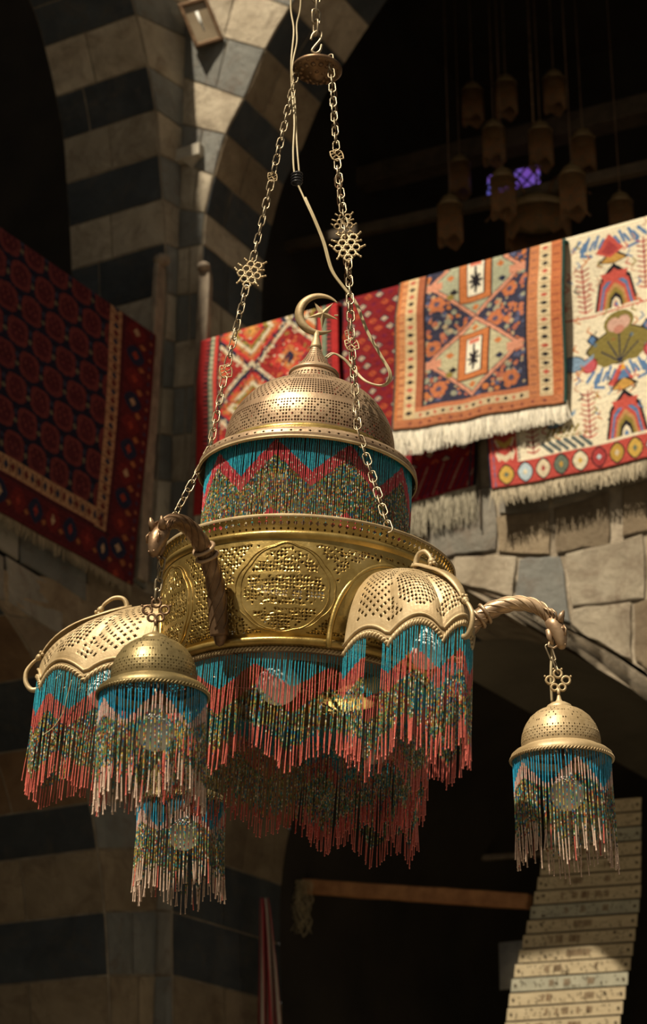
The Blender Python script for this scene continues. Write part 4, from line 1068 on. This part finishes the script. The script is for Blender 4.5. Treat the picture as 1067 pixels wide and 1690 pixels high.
# --- arms with dragon heads
ARMS = [-31.5, 85, -157]
heads = []
def arm(phi):
    a = radians(phi); o_ = Vector((sin(a), -cos(a), 0)); l_ = Vector((cos(a), sin(a), 0)); kk = K(1040)
    path = [(238, 1122), (246, 1090), (258, 1052), (280, 1020), (310, 998), (345, 987), (378, 990), (400, 1004), (409, 1020)]
    P_ = lambda r, y, l=0: o_*(r*kk)+Vector((0, 0, z(y)))+l_*l*kk
    c_ = cr([P_(*p) for p in path], 8); n_ = len(c_); rad = [(14.5-6.0*(i/n_)+1.5*sin(pi*i/n_))*kk for i in range(n_)]
    mb = MB(); mb.tube(c_, rad, 14)
    root = mb.build('arm', 'bronze' if phi != 85 else 'domebrass', ch)
    # twisted ribs along the arm
    rb = MB()
    for ph0 in np.linspace(0, 2*pi, 7)[:-1]:
        pts = []
        for i in range(3, n_-3):
            t = (c_[i+1]-c_[i-1]).normalized(); nr = l_; bn = t.cross(nr); an = ph0+i*.22; pts.append(c_[i]+(nr*cos(an)+bn*sin(an))*rad[i]*1.0)
        rb.tube(pts, .0017, 5)
    rb.build('twisted_ribs', 'domebrass' if phi == 85 else 'bronze', root)
    cb = MB()
    for idx in (26, 29):
        t = (c_[idx+1]-c_[idx-1]).normalized(); bn = t.cross(l_); cb.tube([c_[idx]+(l_*cos(q)+bn*sin(q))*rad[idx]*1.25 for q in np.linspace(0, 2*pi, 17)[:-1]], .0038, 7, closed=True)
    cb.blob(P_(250, 1066), (.012, .012, .014)); cb.build('collar', 'domebrass', root)
    mp = MB(); mp.blob(P_(236, 1118), (.014, .014, .026)); mp.blob(P_(243, 1100), (.010, .010, .02)); mp.blob(P_(252, 1060), (.013, .013, .012)); mp.build('wall_boss', 'bronze', root)
    # head
    hb = MB(); e = c_[-1]; d = (P_(420, 1040)-e).normalized(); up_ = o_-d*o_.dot(d); up_ = up_.normalized()
    hs = 1.25*kk; H = lambda f, u, s: e+d*f*hs+up_*u*hs+l_*s*hs
    hb.tube([H(-8, 0, 0), H(2, 1, 0), H(12, 2, 0), H(22, 0, 0), H(31, -3, 0), H(35, -4, 0)], [11*kk, 14*kk, 14*kk, 11*kk, 8*kk, 4*kk], 12)   # skull and upper snout
    hb.tube([H(4, -8, 0), H(14, -12, 0), H(24, -13, 0)], [6*kk, 5*kk, 2.5*kk], 8)                                                        # lower jaw
    for s_ in (-1, 1):
        hb.tube([H(2, 8, s_*6), H(-5, 15, s_*8), H(-9, 20, s_*8)], [6*kk, 5*kk, 1.5*kk], 7)                                               # ears
        hb.blob(H(12, 7, s_*8), 3.2*kk); hb.blob(H(32, 1, s_*3.5), 2.2*kk)
        hb.tube([H(8, 11, s_*6), H(15, 11, s_*9), H(22, 6, s_*8)], 1.6*kk, 6)
        for q in range(3): hb.tube([H(-2-q*4, 6-q*3, s_*9), H(-10-q*4, 9-q*4, s_*11), H(-18-q*3, 6-q*4, s_*9)], 1.8*kk, 5)
    hb.tube([H(28, -4, 0), H(29, -14, 0), H(24, -19, 0), H(19, -15, 0)], 1.8*kk, 6)
    hb.build('dragon_head', 'domebrass' if phi == 85 else 'bronze', root)
    heads.append((root, H(24, -19, 0)))
for ph in ARMS: arm(ph)

# --- suspension: disc, hook, chains
DX = Vector((0, 0, 0))
Mch = Matrix.Translation(AX) @ (Matrix.Rotation(yawC, 4, 'Z') @ Matrix.Rotation(TILT, 4, 'Y')); Minv = Mch.inverted()
def chl(px, py, dd=0.0):     # chandelier-frame point seen at (px,py), dd metres nearer(-)/farther(+) than the axis
    rr = ray(px, py); hh_ = rr.x*hv.x+rr.y*hv.y; s_ = (HD+dd)/(hh_/hv.length); return Minv @ (CAM+rr*s_)
zd = 113; dc = chl(523, zd); kd = K(zd)
Rz = Matrix.Rotation(-TILT, 3, 'Y')
mb = MB()
prof = [(0, 3), (12, 4), (30, 5), (38, 3), (41, 0), (41, -4), (37, -7), (32, -7), (28, -11), (22, -11), (18, -17), (12, -17), (8, -22), (0, -23)]
mb.lathe([(a*kd, b_*kd) for a, b_ in prof], 48, dc)
for k_ in range(14):     # cast petals
    a = 2*pi*k_/14
    mb.blob(dc+Vector((cos(a)*27*kd, sin(a)*27*kd, -10*kd)), (5*kd, 4*kd, 3.5*kd), n=8); mb.blob(dc+Vector((cos(a+.22)*36*kd, sin(a+.22)*36*kd, -6*kd)), (3*kd, 3*kd, 2.5*kd), n=6)
for k_ in range(8):
    a = 2*pi*k_/8; mb.blob(dc+Vector((cos(a)*15*kd, sin(a)*15*kd, -16*kd)), (4*kd, 4*kd, 3*kd), n=8)
disc = mb.build('canopy_disc', 'bronze', ch, label='cast bronze rosette disc')
hk = MB(); H2 = lambda x, y: chl(x, y)
hk.tube(cr([H2(512, 66), H2(516, 56), H2(525, 51), H2(530, 56), H2(528, 65), H2(519, 76), H2(514, 84), H2(520, 88), H2(527, 84), H2(530, 74)], 6), 2.3*kd, 8)
hk.tube([dc+Vector((cos(a)*6*kd, 0, 6*kd+sin(a)*6*kd)) for a in np.linspace(0, 2*pi, 13)[:-1]], 1.6*kd, 6, closed=True)
hk.build('hook', 'steel', ch)
def link_mb(mb, c_, t, side, L, W, rad):
    n2 = side; pts = []
    for i in range(14):
        a = 2*pi*i/14; x = cos(a)*W/2; y = sin(a)*W/2+(1 if sin(a) >= 0 else -1)*(L-W)/2; pts.append(c_+t*y+n2*x)
    mb.tube(pts, rad, 6, closed=True)
def chain(mb, pts, pitch, L, W, rad, start=0):
    P = [Vector(p) for p in pts]; seg = [0]
    for i in range(1, len(P)): seg.append(seg[-1]+(P[i]-P[i-1]).length)
    tot = seg[-1]; n_ = max(1, round(tot/pitch)); 
    for i in range(n_):
        s_ = (i+.5)/n_*tot; k_ = max(j for j in range(len(seg)) if seg[j] <= s_); k_ = min(k_, len(P)-2)
        c_ = P[k_].lerp(P[k_+1], (s_-seg[k_])/(seg[k_+1]-seg[k_])); t = (P[k_+1]-P[k_]).normalized()
        s1 = t.cross(Vector((0, 1, 0))).normalized(); s2 = t.cross(s1).normalized()
        an = (i+start) % 2*pi/2+random.uniform(-.3, .3)+.35
        link_mb(mb, c_, t, s1*cos(an)+s2*sin(an), L, W, rad)
def filigree(c_, sz, t, big, parent, mat='dusty', side=None):
    s1 = side or t.cross(Vector((0, 1, 0))).normalized(); mb = MB()
    def G(x, y): return c_+s1*x*sz+t*y*sz
    def ringat(x, y, r, n=10): mb.tube([G(x+cos(q)*r, y+sin(q)*r) for q in np.linspace(0, 2*pi, n+1)[:-1]], sz*.07, 5, closed=True)
    if big:
        for yq, xs in ((-.78, [0]), (-.42, [-.24, .24]), (-.06, [-.5, 0, .5]), (.30, [-.26, .24]), (.66, [-.42, .04])):
            for xq in xs: ringat(xq, yq, .235, 6)
        for (x_, y_, x2, y2) in ((-.72, -.1, -1.0, .05), (.72, 0, .95, .22), (-.45, -.5, -.7, -.72), (.45, -.5, .62, -.78), (-.6, .75, -.85, 1.0), (.25, .8, .5, .98), (.48, .4, .8, .55), (-.5, .35, -.82, .42), (0, -.98, 0, -1.08), (.04, .88, .02, 1.08)):
            mb.tube([G(x_, y_), G(x2, y2)], [sz*.08, sz*.045], 5); mb.blob(G(x2, y2), sz*.075, n=6)
    elif False:
        ringat(0, 0, .2)
        for k_ in range(6):
            a = k_*pi/3+.52; ringat(cos(a)*.42, sin(a)*.42, .2, 8)
            a2 = k_*pi/3; ringat(cos(a2)*.72, sin(a2)*.72, .15, 8) if k_ % 3 != 0 or True else None
            mb.tube([G(cos(a2)*.85, sin(a2)*.85), G(cos(a2)*1.12, sin(a2)*1.12)], [sz*.08, sz*.02], 5); mb.tube([G(cos(a)*.55, sin(a)*.55), G(cos(a)*.95, sin(a)*.95), G(cos(a+.12)*1.08, sin(a+.12)*1.08)], [sz*.09, sz*.06, sz*.02], 5)
    else:
        mb.tube([G(0, 1), G(.35, .75), G(.85, .6), G(.8, 0), G(.6, -.6), G(0, -1), G(-.35, -.75), G(-.85, -.6), G(-.8, 0), G(-.6, .6)], sz*.09, 6, closed=True)
        for q in (-1, 1): mb.tube([G(q*.1, q*.9), G(q*.25, q*.3), G(q*-.1, q*.0)], sz*.07, 5); mb.tube([G(q*.8, q*.1), G(q*.25, q*.3)], sz*.07, 5); mb.tube([G(q*.6, q*-.5), G(q*.1, 0)], sz*.07, 5); mb.tube([G(q*.25, q*.3), G(q*.5, q*.65)], sz*.07, 5)
    return mb.build('filigree_plate', mat, parent)
Lk, Wk, Rk, PT = 22*K(500), 11.5*K(500), 1.2*K(500), 16.5*K(500)
def hangchain(pix, plates, mat='steel', dds=None):
    """pix = [(px,py,dd)] bend points; plates = [(index along, px,py,dd,size,big)]"""
    mb = MB(); P = [chl(*p) for p in pix]
    # split at plates
    cuts = [P[0]]; cur = [P[0]]; items = []
    seq = sorted([(p[1], 'v', chl(*p)) for p in pix[1:]]+[(q[1], 'p', chl(*q[:3]), q[3], q[4]) for q in plates], key=lambda s_: s_[0])
    pls = []
    for it in seq:
        if it[1] == 'v': cur.append(it[2])
        else:
            t = (it[2]-cur[-1]).normalized(); e = it[2]-t*it[3]*.92; cur.append(e)
            chain(mb, cur, PT, Lk, Wk, Rk); cur = [it[2]+t*it[3]*.92]; pls.append((it[2], t, it[3], it[4]))
    if len(cur) > 1: chain(mb, cur, PT, Lk, Wk, Rk)
    o = mb.build('suspension_chain', mat, ch)
    for c_, t, sz, big in pls: filigree(c_, sz, -t, big, o)
hangchain([(488, 122, 0), (345, 742, -.02), (303, 822, -.03), (277, 872, -.06)], [(449, 292, 0, 10*kf, False), (411, 452, 0, 27*kf, True), (372, 613, 0, 13*kf, False)])
hangchain([(544, 92, -.03), (590, 712, -.20), (612, 780, -.215), (642, 876, -.26)], [(555, 256, -.08, 13*kf, False), (572, 408, -.12, 29*kf, True), (580, 569, -.16, 13*kf, False)])
hangchain([(548, 118, .05), (556, 290, .08), (574, 470, .13), (584, 640, .17), (590, 760, .2)], [(566, 372, .1, 22*kf, True), (577, 552, .15, 10*kf, False)], 'bronze')
# top chain (goes up out of the picture to the hall ceiling) with its large links
mb = MB(); chain(mb, [chl(520, 55), chl(521, 20), chl(523, -400)], 22*kd, 31*kd, 15*kd, 1.9*kd, 1); mb.build('top_chain', 'steel', ch)

# ================================================================== PENDANT LAMPS
kp = 4.08/FPX
def lamp(loc, label, dome_mat, seed, link_up):
    rnd = random.Random(seed); zz = lambda y: -(y-1148)*kp/cos(radians(17))
    root = empty('pendant_lamp', loc, (0, 0, yawC), label=label, cat='lamp', group='beaded pendant lamps of the chandelier')
    def L(name, prof, mat, parent=root, n=64): mb = MB(); mb.lathe([(h*kp, zz(y)) for h, y in prof], n); return mb.build(name, mat, parent)
    L('cap', [(0, 1146), (2.5, 1148), (4, 1154), (6, 1158), (12, 1160), (19, 1164), (22, 1168), (22, 1170)], dome_mat)
    DPp = [(21, 1168), (36, 1174), (48, 1184), (57, 1197), (62, 1211), (63.5, 1222), (62, 1232)]
    tt = np.linspace(0, 1, len(DPp)); rr = [h*kp for h, y in DPp]; zs = [zz(y) for h, y in DPp]
    f = lambda u, v: Vector((float(np.interp(v, tt, rr))*sin(2*pi*u), -float(np.interp(v, tt, rr))*cos(2*pi*u), float(np.interp(v, tt, zs))))
    def hl(u, v, i, j):
        if j in (0, 8, 14): return None
        if j > 8: return (.34, .40) if (i+j) % 2 == 0 else (.15, .2)
        q = i % 11
        return (.34, .40) if (q in (3, 7) and j in (2, 6)) or (q in (4, 6) and j in (3, 5)) or (q in (2, 8) and j in (4,)) or (q == 5 and j in (1, 7, 4)) or (q in (0, 10) and j % 3 == 1) else None
    pierced('dome', f, 88, 15, hl, dome_mat, root, flip=True, thick=.001)
    br = L('brim', [(62, 1231), (66, 1234), (74, 1237), (80, 1242), (82, 1248), (81, 1251), (78, 1249), (64, 1240)], dome_mat)
    braid(circ(81*kp, zz(1250)), 46, .0026, .0018).build('braided_trim', dome_mat, br)
    bulb(Vector((6*kp, 0, zz(1302))), 27*kp, 'light_bulb', root, label='frosted white bulb')
    sk = MB(); sk.lathe([(0, zz(1235)), (12*kp, zz(1235)), (12*kp, zz(1262)), (0, zz(1262))], 20, (6*kp, 0, 0)); sk.build('bulb_socket', 'bronze', root)
    n_ = 94; tp, le = [], []
    for i in range(n_):
        a = 2*pi*(i+rnd.uniform(-.2, .2))/n_; tp.append((77*kp*sin(a), -77*kp*cos(a), zz(1248))); le.append((142+28*zig(i/n_, 4, .1)+rnd.uniform(-9, 9))*kp/cos(radians(17)))
    def cf(i, s, f_):
        t = i/n_; px = s/kp; q = zig(t, 5, .35); b1 = 14+44*q; L_ = le[i]/kp
        if px < b1: return vary((.02, .27, .46) if random.random() < .8 else TEAL)
        if px < b1+6+20*(1-q): return vary(PINK if random.random() < .8 else CLR)
        if px > L_-30-rnd.uniform(0, 18): return vary((.60, .44, .34) if i % 11 else CORAL)
        return vary(random.choice(MULTI), .4)
    fringe('bead_fringe', root, tp, le, cf, rad=.0017, sway=.6)
    # suspension: trefoil plate and ring up to the dragon's mouth
    g_ = MB(); sz = 22*kp; c_ = Vector((0, 0, zz(1126)))
    R2 = lambda x, y: c_+Vector((x*sz, 0, y*sz))
    for (x, y, r) in [(0, .62, .3), (-.58, .12, .3), (.58, .12, .3), (-.28, -.42, .25), (.28, -.42, .25)]: g_.tube([R2(x+cos(q)*r, y+sin(q)*r) for q in np.linspace(0, 2*pi, 13)[:-1]], sz*.10, 6, closed=True)
    g_.tube([R2(0, -.55), R2(0, -1.1)], [sz*.16, sz*.09], 8)
    for (x, y) in [(-.95, .42), (.95, .42), (-.3, .98), (.3, .98)]: g_.blob(R2(x, y), sz*.10, n=6)
    g_.build('trefoil_plate', 'dusty' if dome_mat != 'darkdome' else 'bronze', root)
    lk = MB(); top = link_up; b0 = R2(0, .8); n2 = max(2, round((top-b0).length/(18*kp)))
    for i in range(n2):
        c2 = b0.lerp(top, (i+.5)/n2); t = (top-b0).normalized(); s_ = Vector((1, 0, 0)) if i % 2 else Vector((0.5, .85, 0)); link_mb(lk, c2, t, s_, (top-b0).length/n2*1.3, 10*kp, 1.5*kp)
    lk.build('hanging_links', 'steel', root)
    return root
bpy.context.view_layer.update()
Ryaw = Matrix.Rotation(-yawC, 3, 'Z')
specs = [('front-left pendant lamp with a tarnished brass dome, hanging before the drum', 'darkdome'), ('right-hand pendant lamp with a pale brass dome, hanging clear against the dark arch', 'dusty'), ('rear pendant lamp whose bead fringe shows lowest at left, below the front-left lamp', 'darkdome')]
tops_px = [(256, 1034), (921, 1148), (301, 1232)]
for (rt, hp), (lab, dm), tpx, sd_ in zip(heads, specs, tops_px, (1, 2, 3)):
    wp = Mch @ hp; dpt = (wp-CAM).dot(FW); loc = at(*tpx, dpt)
    hr = Vector((wp.x-CAM.x, wp.y-CAM.y)).length; rr2 = ray(*tpx); loc = CAM+rr2*(hr/hypot(rr2.x, rr2.y))
    lamp(loc, lab, dm, sd_, Ryaw @ (wp-loc))
# ================================================================== CABLES
def wire(pts, rad, n=6, mb=None):
    mb = mb or MB(); mb.tube(cr([Mch @ chl(*p) for p in pts], n), rad, 7); return mb
cab = MB()
main = [(483, -60, .06), (479, 10, .06), (484, 50, .05), (480, 100, .03), (481, 150, .03), (485, 200, .0), (483, 250, -.02), (486, 290, -.03), (500, 325, -.04), (516, 360, -.05), (532, 400, -.05), (545, 445, -.05), (565, 474, -.05), (585, 500, -.05), (603, 545, -.05), (625, 585, -.05), (641, 614, -.05), (638, 630, -.04), (625, 636, -.03), (600, 628, -.02), (580, 608, .0), (565, 592, .0), (548, 583, .0), (536, 590, .0)]
wire(main, .0022, 6, cab)
wire([(x+3.2, y+1, d_) for x, y, d_ in main[8:]], .0022, 6, cab)
wire([(497, -60, .05), (495, 10, .05), (489, 40, .05), (489, 70, .04), (482, 110, .02), (486, 165, .02), (488, 215, .0), (490, 250, -.02), (493, 285, -.03)], .0020, 6, cab)
co = cab.build('electric_cable', 'cable', world=True, label='beige twin electric cable looping down to the spire', cat='cable')
tb = MB(); p = Mch @ chl(489, 294, -.03); tb.blob(p, (.012, .010, .019)); tb.blob(p+Vector((.004, 0, -.012)), (.008, .009, .012))
for q in range(4): tb.tube([p+Vector((cos(a)*.0125, sin(a)*.0105, -.012+q*.007)) for a in np.linspace(0, 2*pi, 13)[:-1]], .0018, 5, closed=True)
tbo = tb.build('tape_joint', 'tape', co, world=True, label='black taped joint')
tb = MB(); wire([(880 if False else 911, 1052, .0), (909, 1085, 0), (908, 1120, 0), (910, 1160, .01)], .0028, 5, tb)
tb.build('lamp_cable', 'cable', world=True, label='short beige cable running down beside the chain of the right-hand pendant lamp', cat='cable')
wr2 = MB(); 
wr2.tube(cr([at(x, y, 3.97) for x, y in ((118, 1122), (110, 1150), (104, 1175), (88, 1200), (72, 1212))], 5), .0009, 5)
wr2.build('loose_thread', 'cable', world=True, label='fine pale thread trailing over the left hood fringe', cat='thread')

# ================================================================== DIM LAMPS IN THE GALLERY
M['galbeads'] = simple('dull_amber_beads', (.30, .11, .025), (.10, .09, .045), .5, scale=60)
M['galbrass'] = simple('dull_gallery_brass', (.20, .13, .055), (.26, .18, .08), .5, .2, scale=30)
def glamp(px, py, hw, sk, dep, label, first=None):
    """small brass lamp: cap top at (px,py), half width hw, skirt sk pixels long"""
    p = onY(px, py, dep); kk = (p-CAM).dot(FW)/FPX
    if first is not None:
        root = first.copy(); COL.objects.link(root); root.location = p; s_ = hw*kk/first['hw0']; root.scale = (s_, s_, s_)
        for ch_ in first.children:
            q = ch_.copy(); COL.objects.link(q); q.parent = root
            if q.name.startswith('hanging_rod'): q.scale = (1, 1, (zt-p.z)/s_-q.location.z)
        root['label'] = label; return root
    root = empty('gallery_lamp', p, label=label, cat='lamp', group='small beaded brass lamps of the gallery chandelier'); root['hw0'] = hw*kk
    W = hw*kk
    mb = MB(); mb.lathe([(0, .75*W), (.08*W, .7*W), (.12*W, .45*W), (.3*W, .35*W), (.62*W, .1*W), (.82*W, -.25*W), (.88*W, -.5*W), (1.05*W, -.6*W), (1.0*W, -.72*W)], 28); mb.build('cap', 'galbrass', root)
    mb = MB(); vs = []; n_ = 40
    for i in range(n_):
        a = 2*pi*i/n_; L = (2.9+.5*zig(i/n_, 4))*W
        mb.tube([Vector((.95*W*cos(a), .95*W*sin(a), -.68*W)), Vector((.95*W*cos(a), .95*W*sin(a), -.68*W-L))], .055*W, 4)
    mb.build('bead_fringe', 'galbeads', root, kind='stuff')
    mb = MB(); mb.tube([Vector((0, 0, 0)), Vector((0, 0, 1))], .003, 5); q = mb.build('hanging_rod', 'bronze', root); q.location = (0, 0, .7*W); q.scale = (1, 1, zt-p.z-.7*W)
    return root
L0 = None
for (px, py, hw, sk, dep, lab) in [
    (741, 330, 21, 80, 1.30, 'dim beaded lamp hanging lowest at left in the dark gallery'),
    (828, 285, 21, 75, 1.25, 'dim beaded lamp directly in front of the purple glass panel'),
    (942, 280, 22, 75, 1.20, 'dim beaded lamp just right of the purple glass panel above the cream carpet'),
    (813, 205, 19, 65, 1.6, 'dim beaded lamp above the purple panel, left one of the middle row'),
    (890, 208, 20, 65, 1.6, 'dim beaded lamp above the purple panel, right one of the middle row'),
    (960, 220, 20, 65, 1.7, 'dim beaded lamp of the middle row farthest right'),
    (833, 130, 18, 60, 1.9, 'dim beaded lamp of the top row nearest the left'),
    (912, 122, 18, 60, 1.9, 'dim beaded lamp of the top row nearest the right'),
    (1022, 325, 20, 60, 1.5, 'dim beaded lamp close to the right edge above the cream carpet'),
    (757, 262, 18, 60, 1.8, 'dim beaded lamp upper left of the purple panel'),
    (778, 142, 18, 60, 2.0, 'faintest dim beaded lamp, at the upper left of the gallery cluster')]:
    o = glamp(px, py, hw, sk, dep, lab, L0); L0 = L0 or o
# the large body these lamps surround
p = onY(886, 352, 1.7); kk = (p-CAM).dot(FW)/FPX; root = empty('gallery_chandelier', p, label='dark drum-shaped chandelier with scalloped bead skirt among the small gallery lamps', cat='chandelier')
mb = MB(); mb.lathe([(0, 30*kk), (14*kk, 27*kk), (40*kk, 17*kk), (52*kk, 6*kk), (56*kk, 0), (54*kk, -8*kk)], 48); mb.build('dome', 'galbrass', root)
mb = MB(); mb.tube([Vector((0, 0, 28*kk)), Vector((0, 0, zt-p.z))], .006, 6); mb.build('hanging_rod', 'bronze', root)
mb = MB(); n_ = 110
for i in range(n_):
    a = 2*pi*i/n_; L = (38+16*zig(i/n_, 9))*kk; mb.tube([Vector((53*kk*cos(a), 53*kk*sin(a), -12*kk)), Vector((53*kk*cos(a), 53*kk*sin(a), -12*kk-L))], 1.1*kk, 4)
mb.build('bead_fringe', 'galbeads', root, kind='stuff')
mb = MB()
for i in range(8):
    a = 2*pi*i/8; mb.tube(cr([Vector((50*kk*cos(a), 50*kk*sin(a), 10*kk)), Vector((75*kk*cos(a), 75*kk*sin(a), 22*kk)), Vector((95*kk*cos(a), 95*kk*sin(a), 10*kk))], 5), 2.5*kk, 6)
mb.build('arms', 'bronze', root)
# coloured glass panel glowing with daylight from behind
m, nt, b = new_mat('violet_glass'); oc = N(nt, 'ShaderNodeTexCoord').outputs['Object']; vn = N(nt, 'ShaderNodeTexVoronoi'); vn.inputs['Scale'].default_value = 9; nt.links.new(oc, vn.inputs['Vector'])
r2 = ramp(nt, [(0, (.05, .03, .22)), (.5, (.13, .05, .28)), (1, (.03, .08, .30))]); nt.links.new(vn.outputs['Color'], r2.inputs[0]); nt.links.new(r2.outputs[0], b.inputs['Base Color']); nt.links.new(r2.outputs[0], b.inputs['Emission Color']); b.inputs['Emission Strength'].default_value = 1.3; b.inputs['Roughness'].default_value = .2
M['violet'] = m
Q = [onY(x, y, 2.2) for x, y in ((803, 290), (892, 271), (892, 318), (803, 333))]
base = (Q[2]+Q[3])/2; root = empty('window_1', base, kind='structure', label='small violet coloured glass window panel behind the dark gallery lamps')
mb = MB(); mb.add([q-base for q in Q], [(0, 1, 2, 3)]); mb.build('pane', 'violet', root, smooth=False)
mb = MB()
def bil(u, v): return Q[0].lerp(Q[1], u).lerp(Q[3].lerp(Q[2], u), v)-base+Vector((0, -.01, 0))
for pts in ([(0, 0), (1, 0), (1, 1), (0, 1), (0, 0)], [(.5, 0), (.5, 1)], [(0, .5), (.25, 0), (.5, .5), (.25, 1), (0, .5)], [(.5, .5), (.75, 0), (1, .5), (.75, 1), (.5, .5)], [(0, 0), (.25, .5), (.5, 0)], [(.5, 0), (.75, .5), (1, 0)], [(0, 1), (.25, .5), (.5, 1)], [(.5, 1), (.75, .5), (1, 1)]):
    mb.tube([bil(*q) for q in pts], .008, 5)
mb.build('lattice', 'darkwood', root)
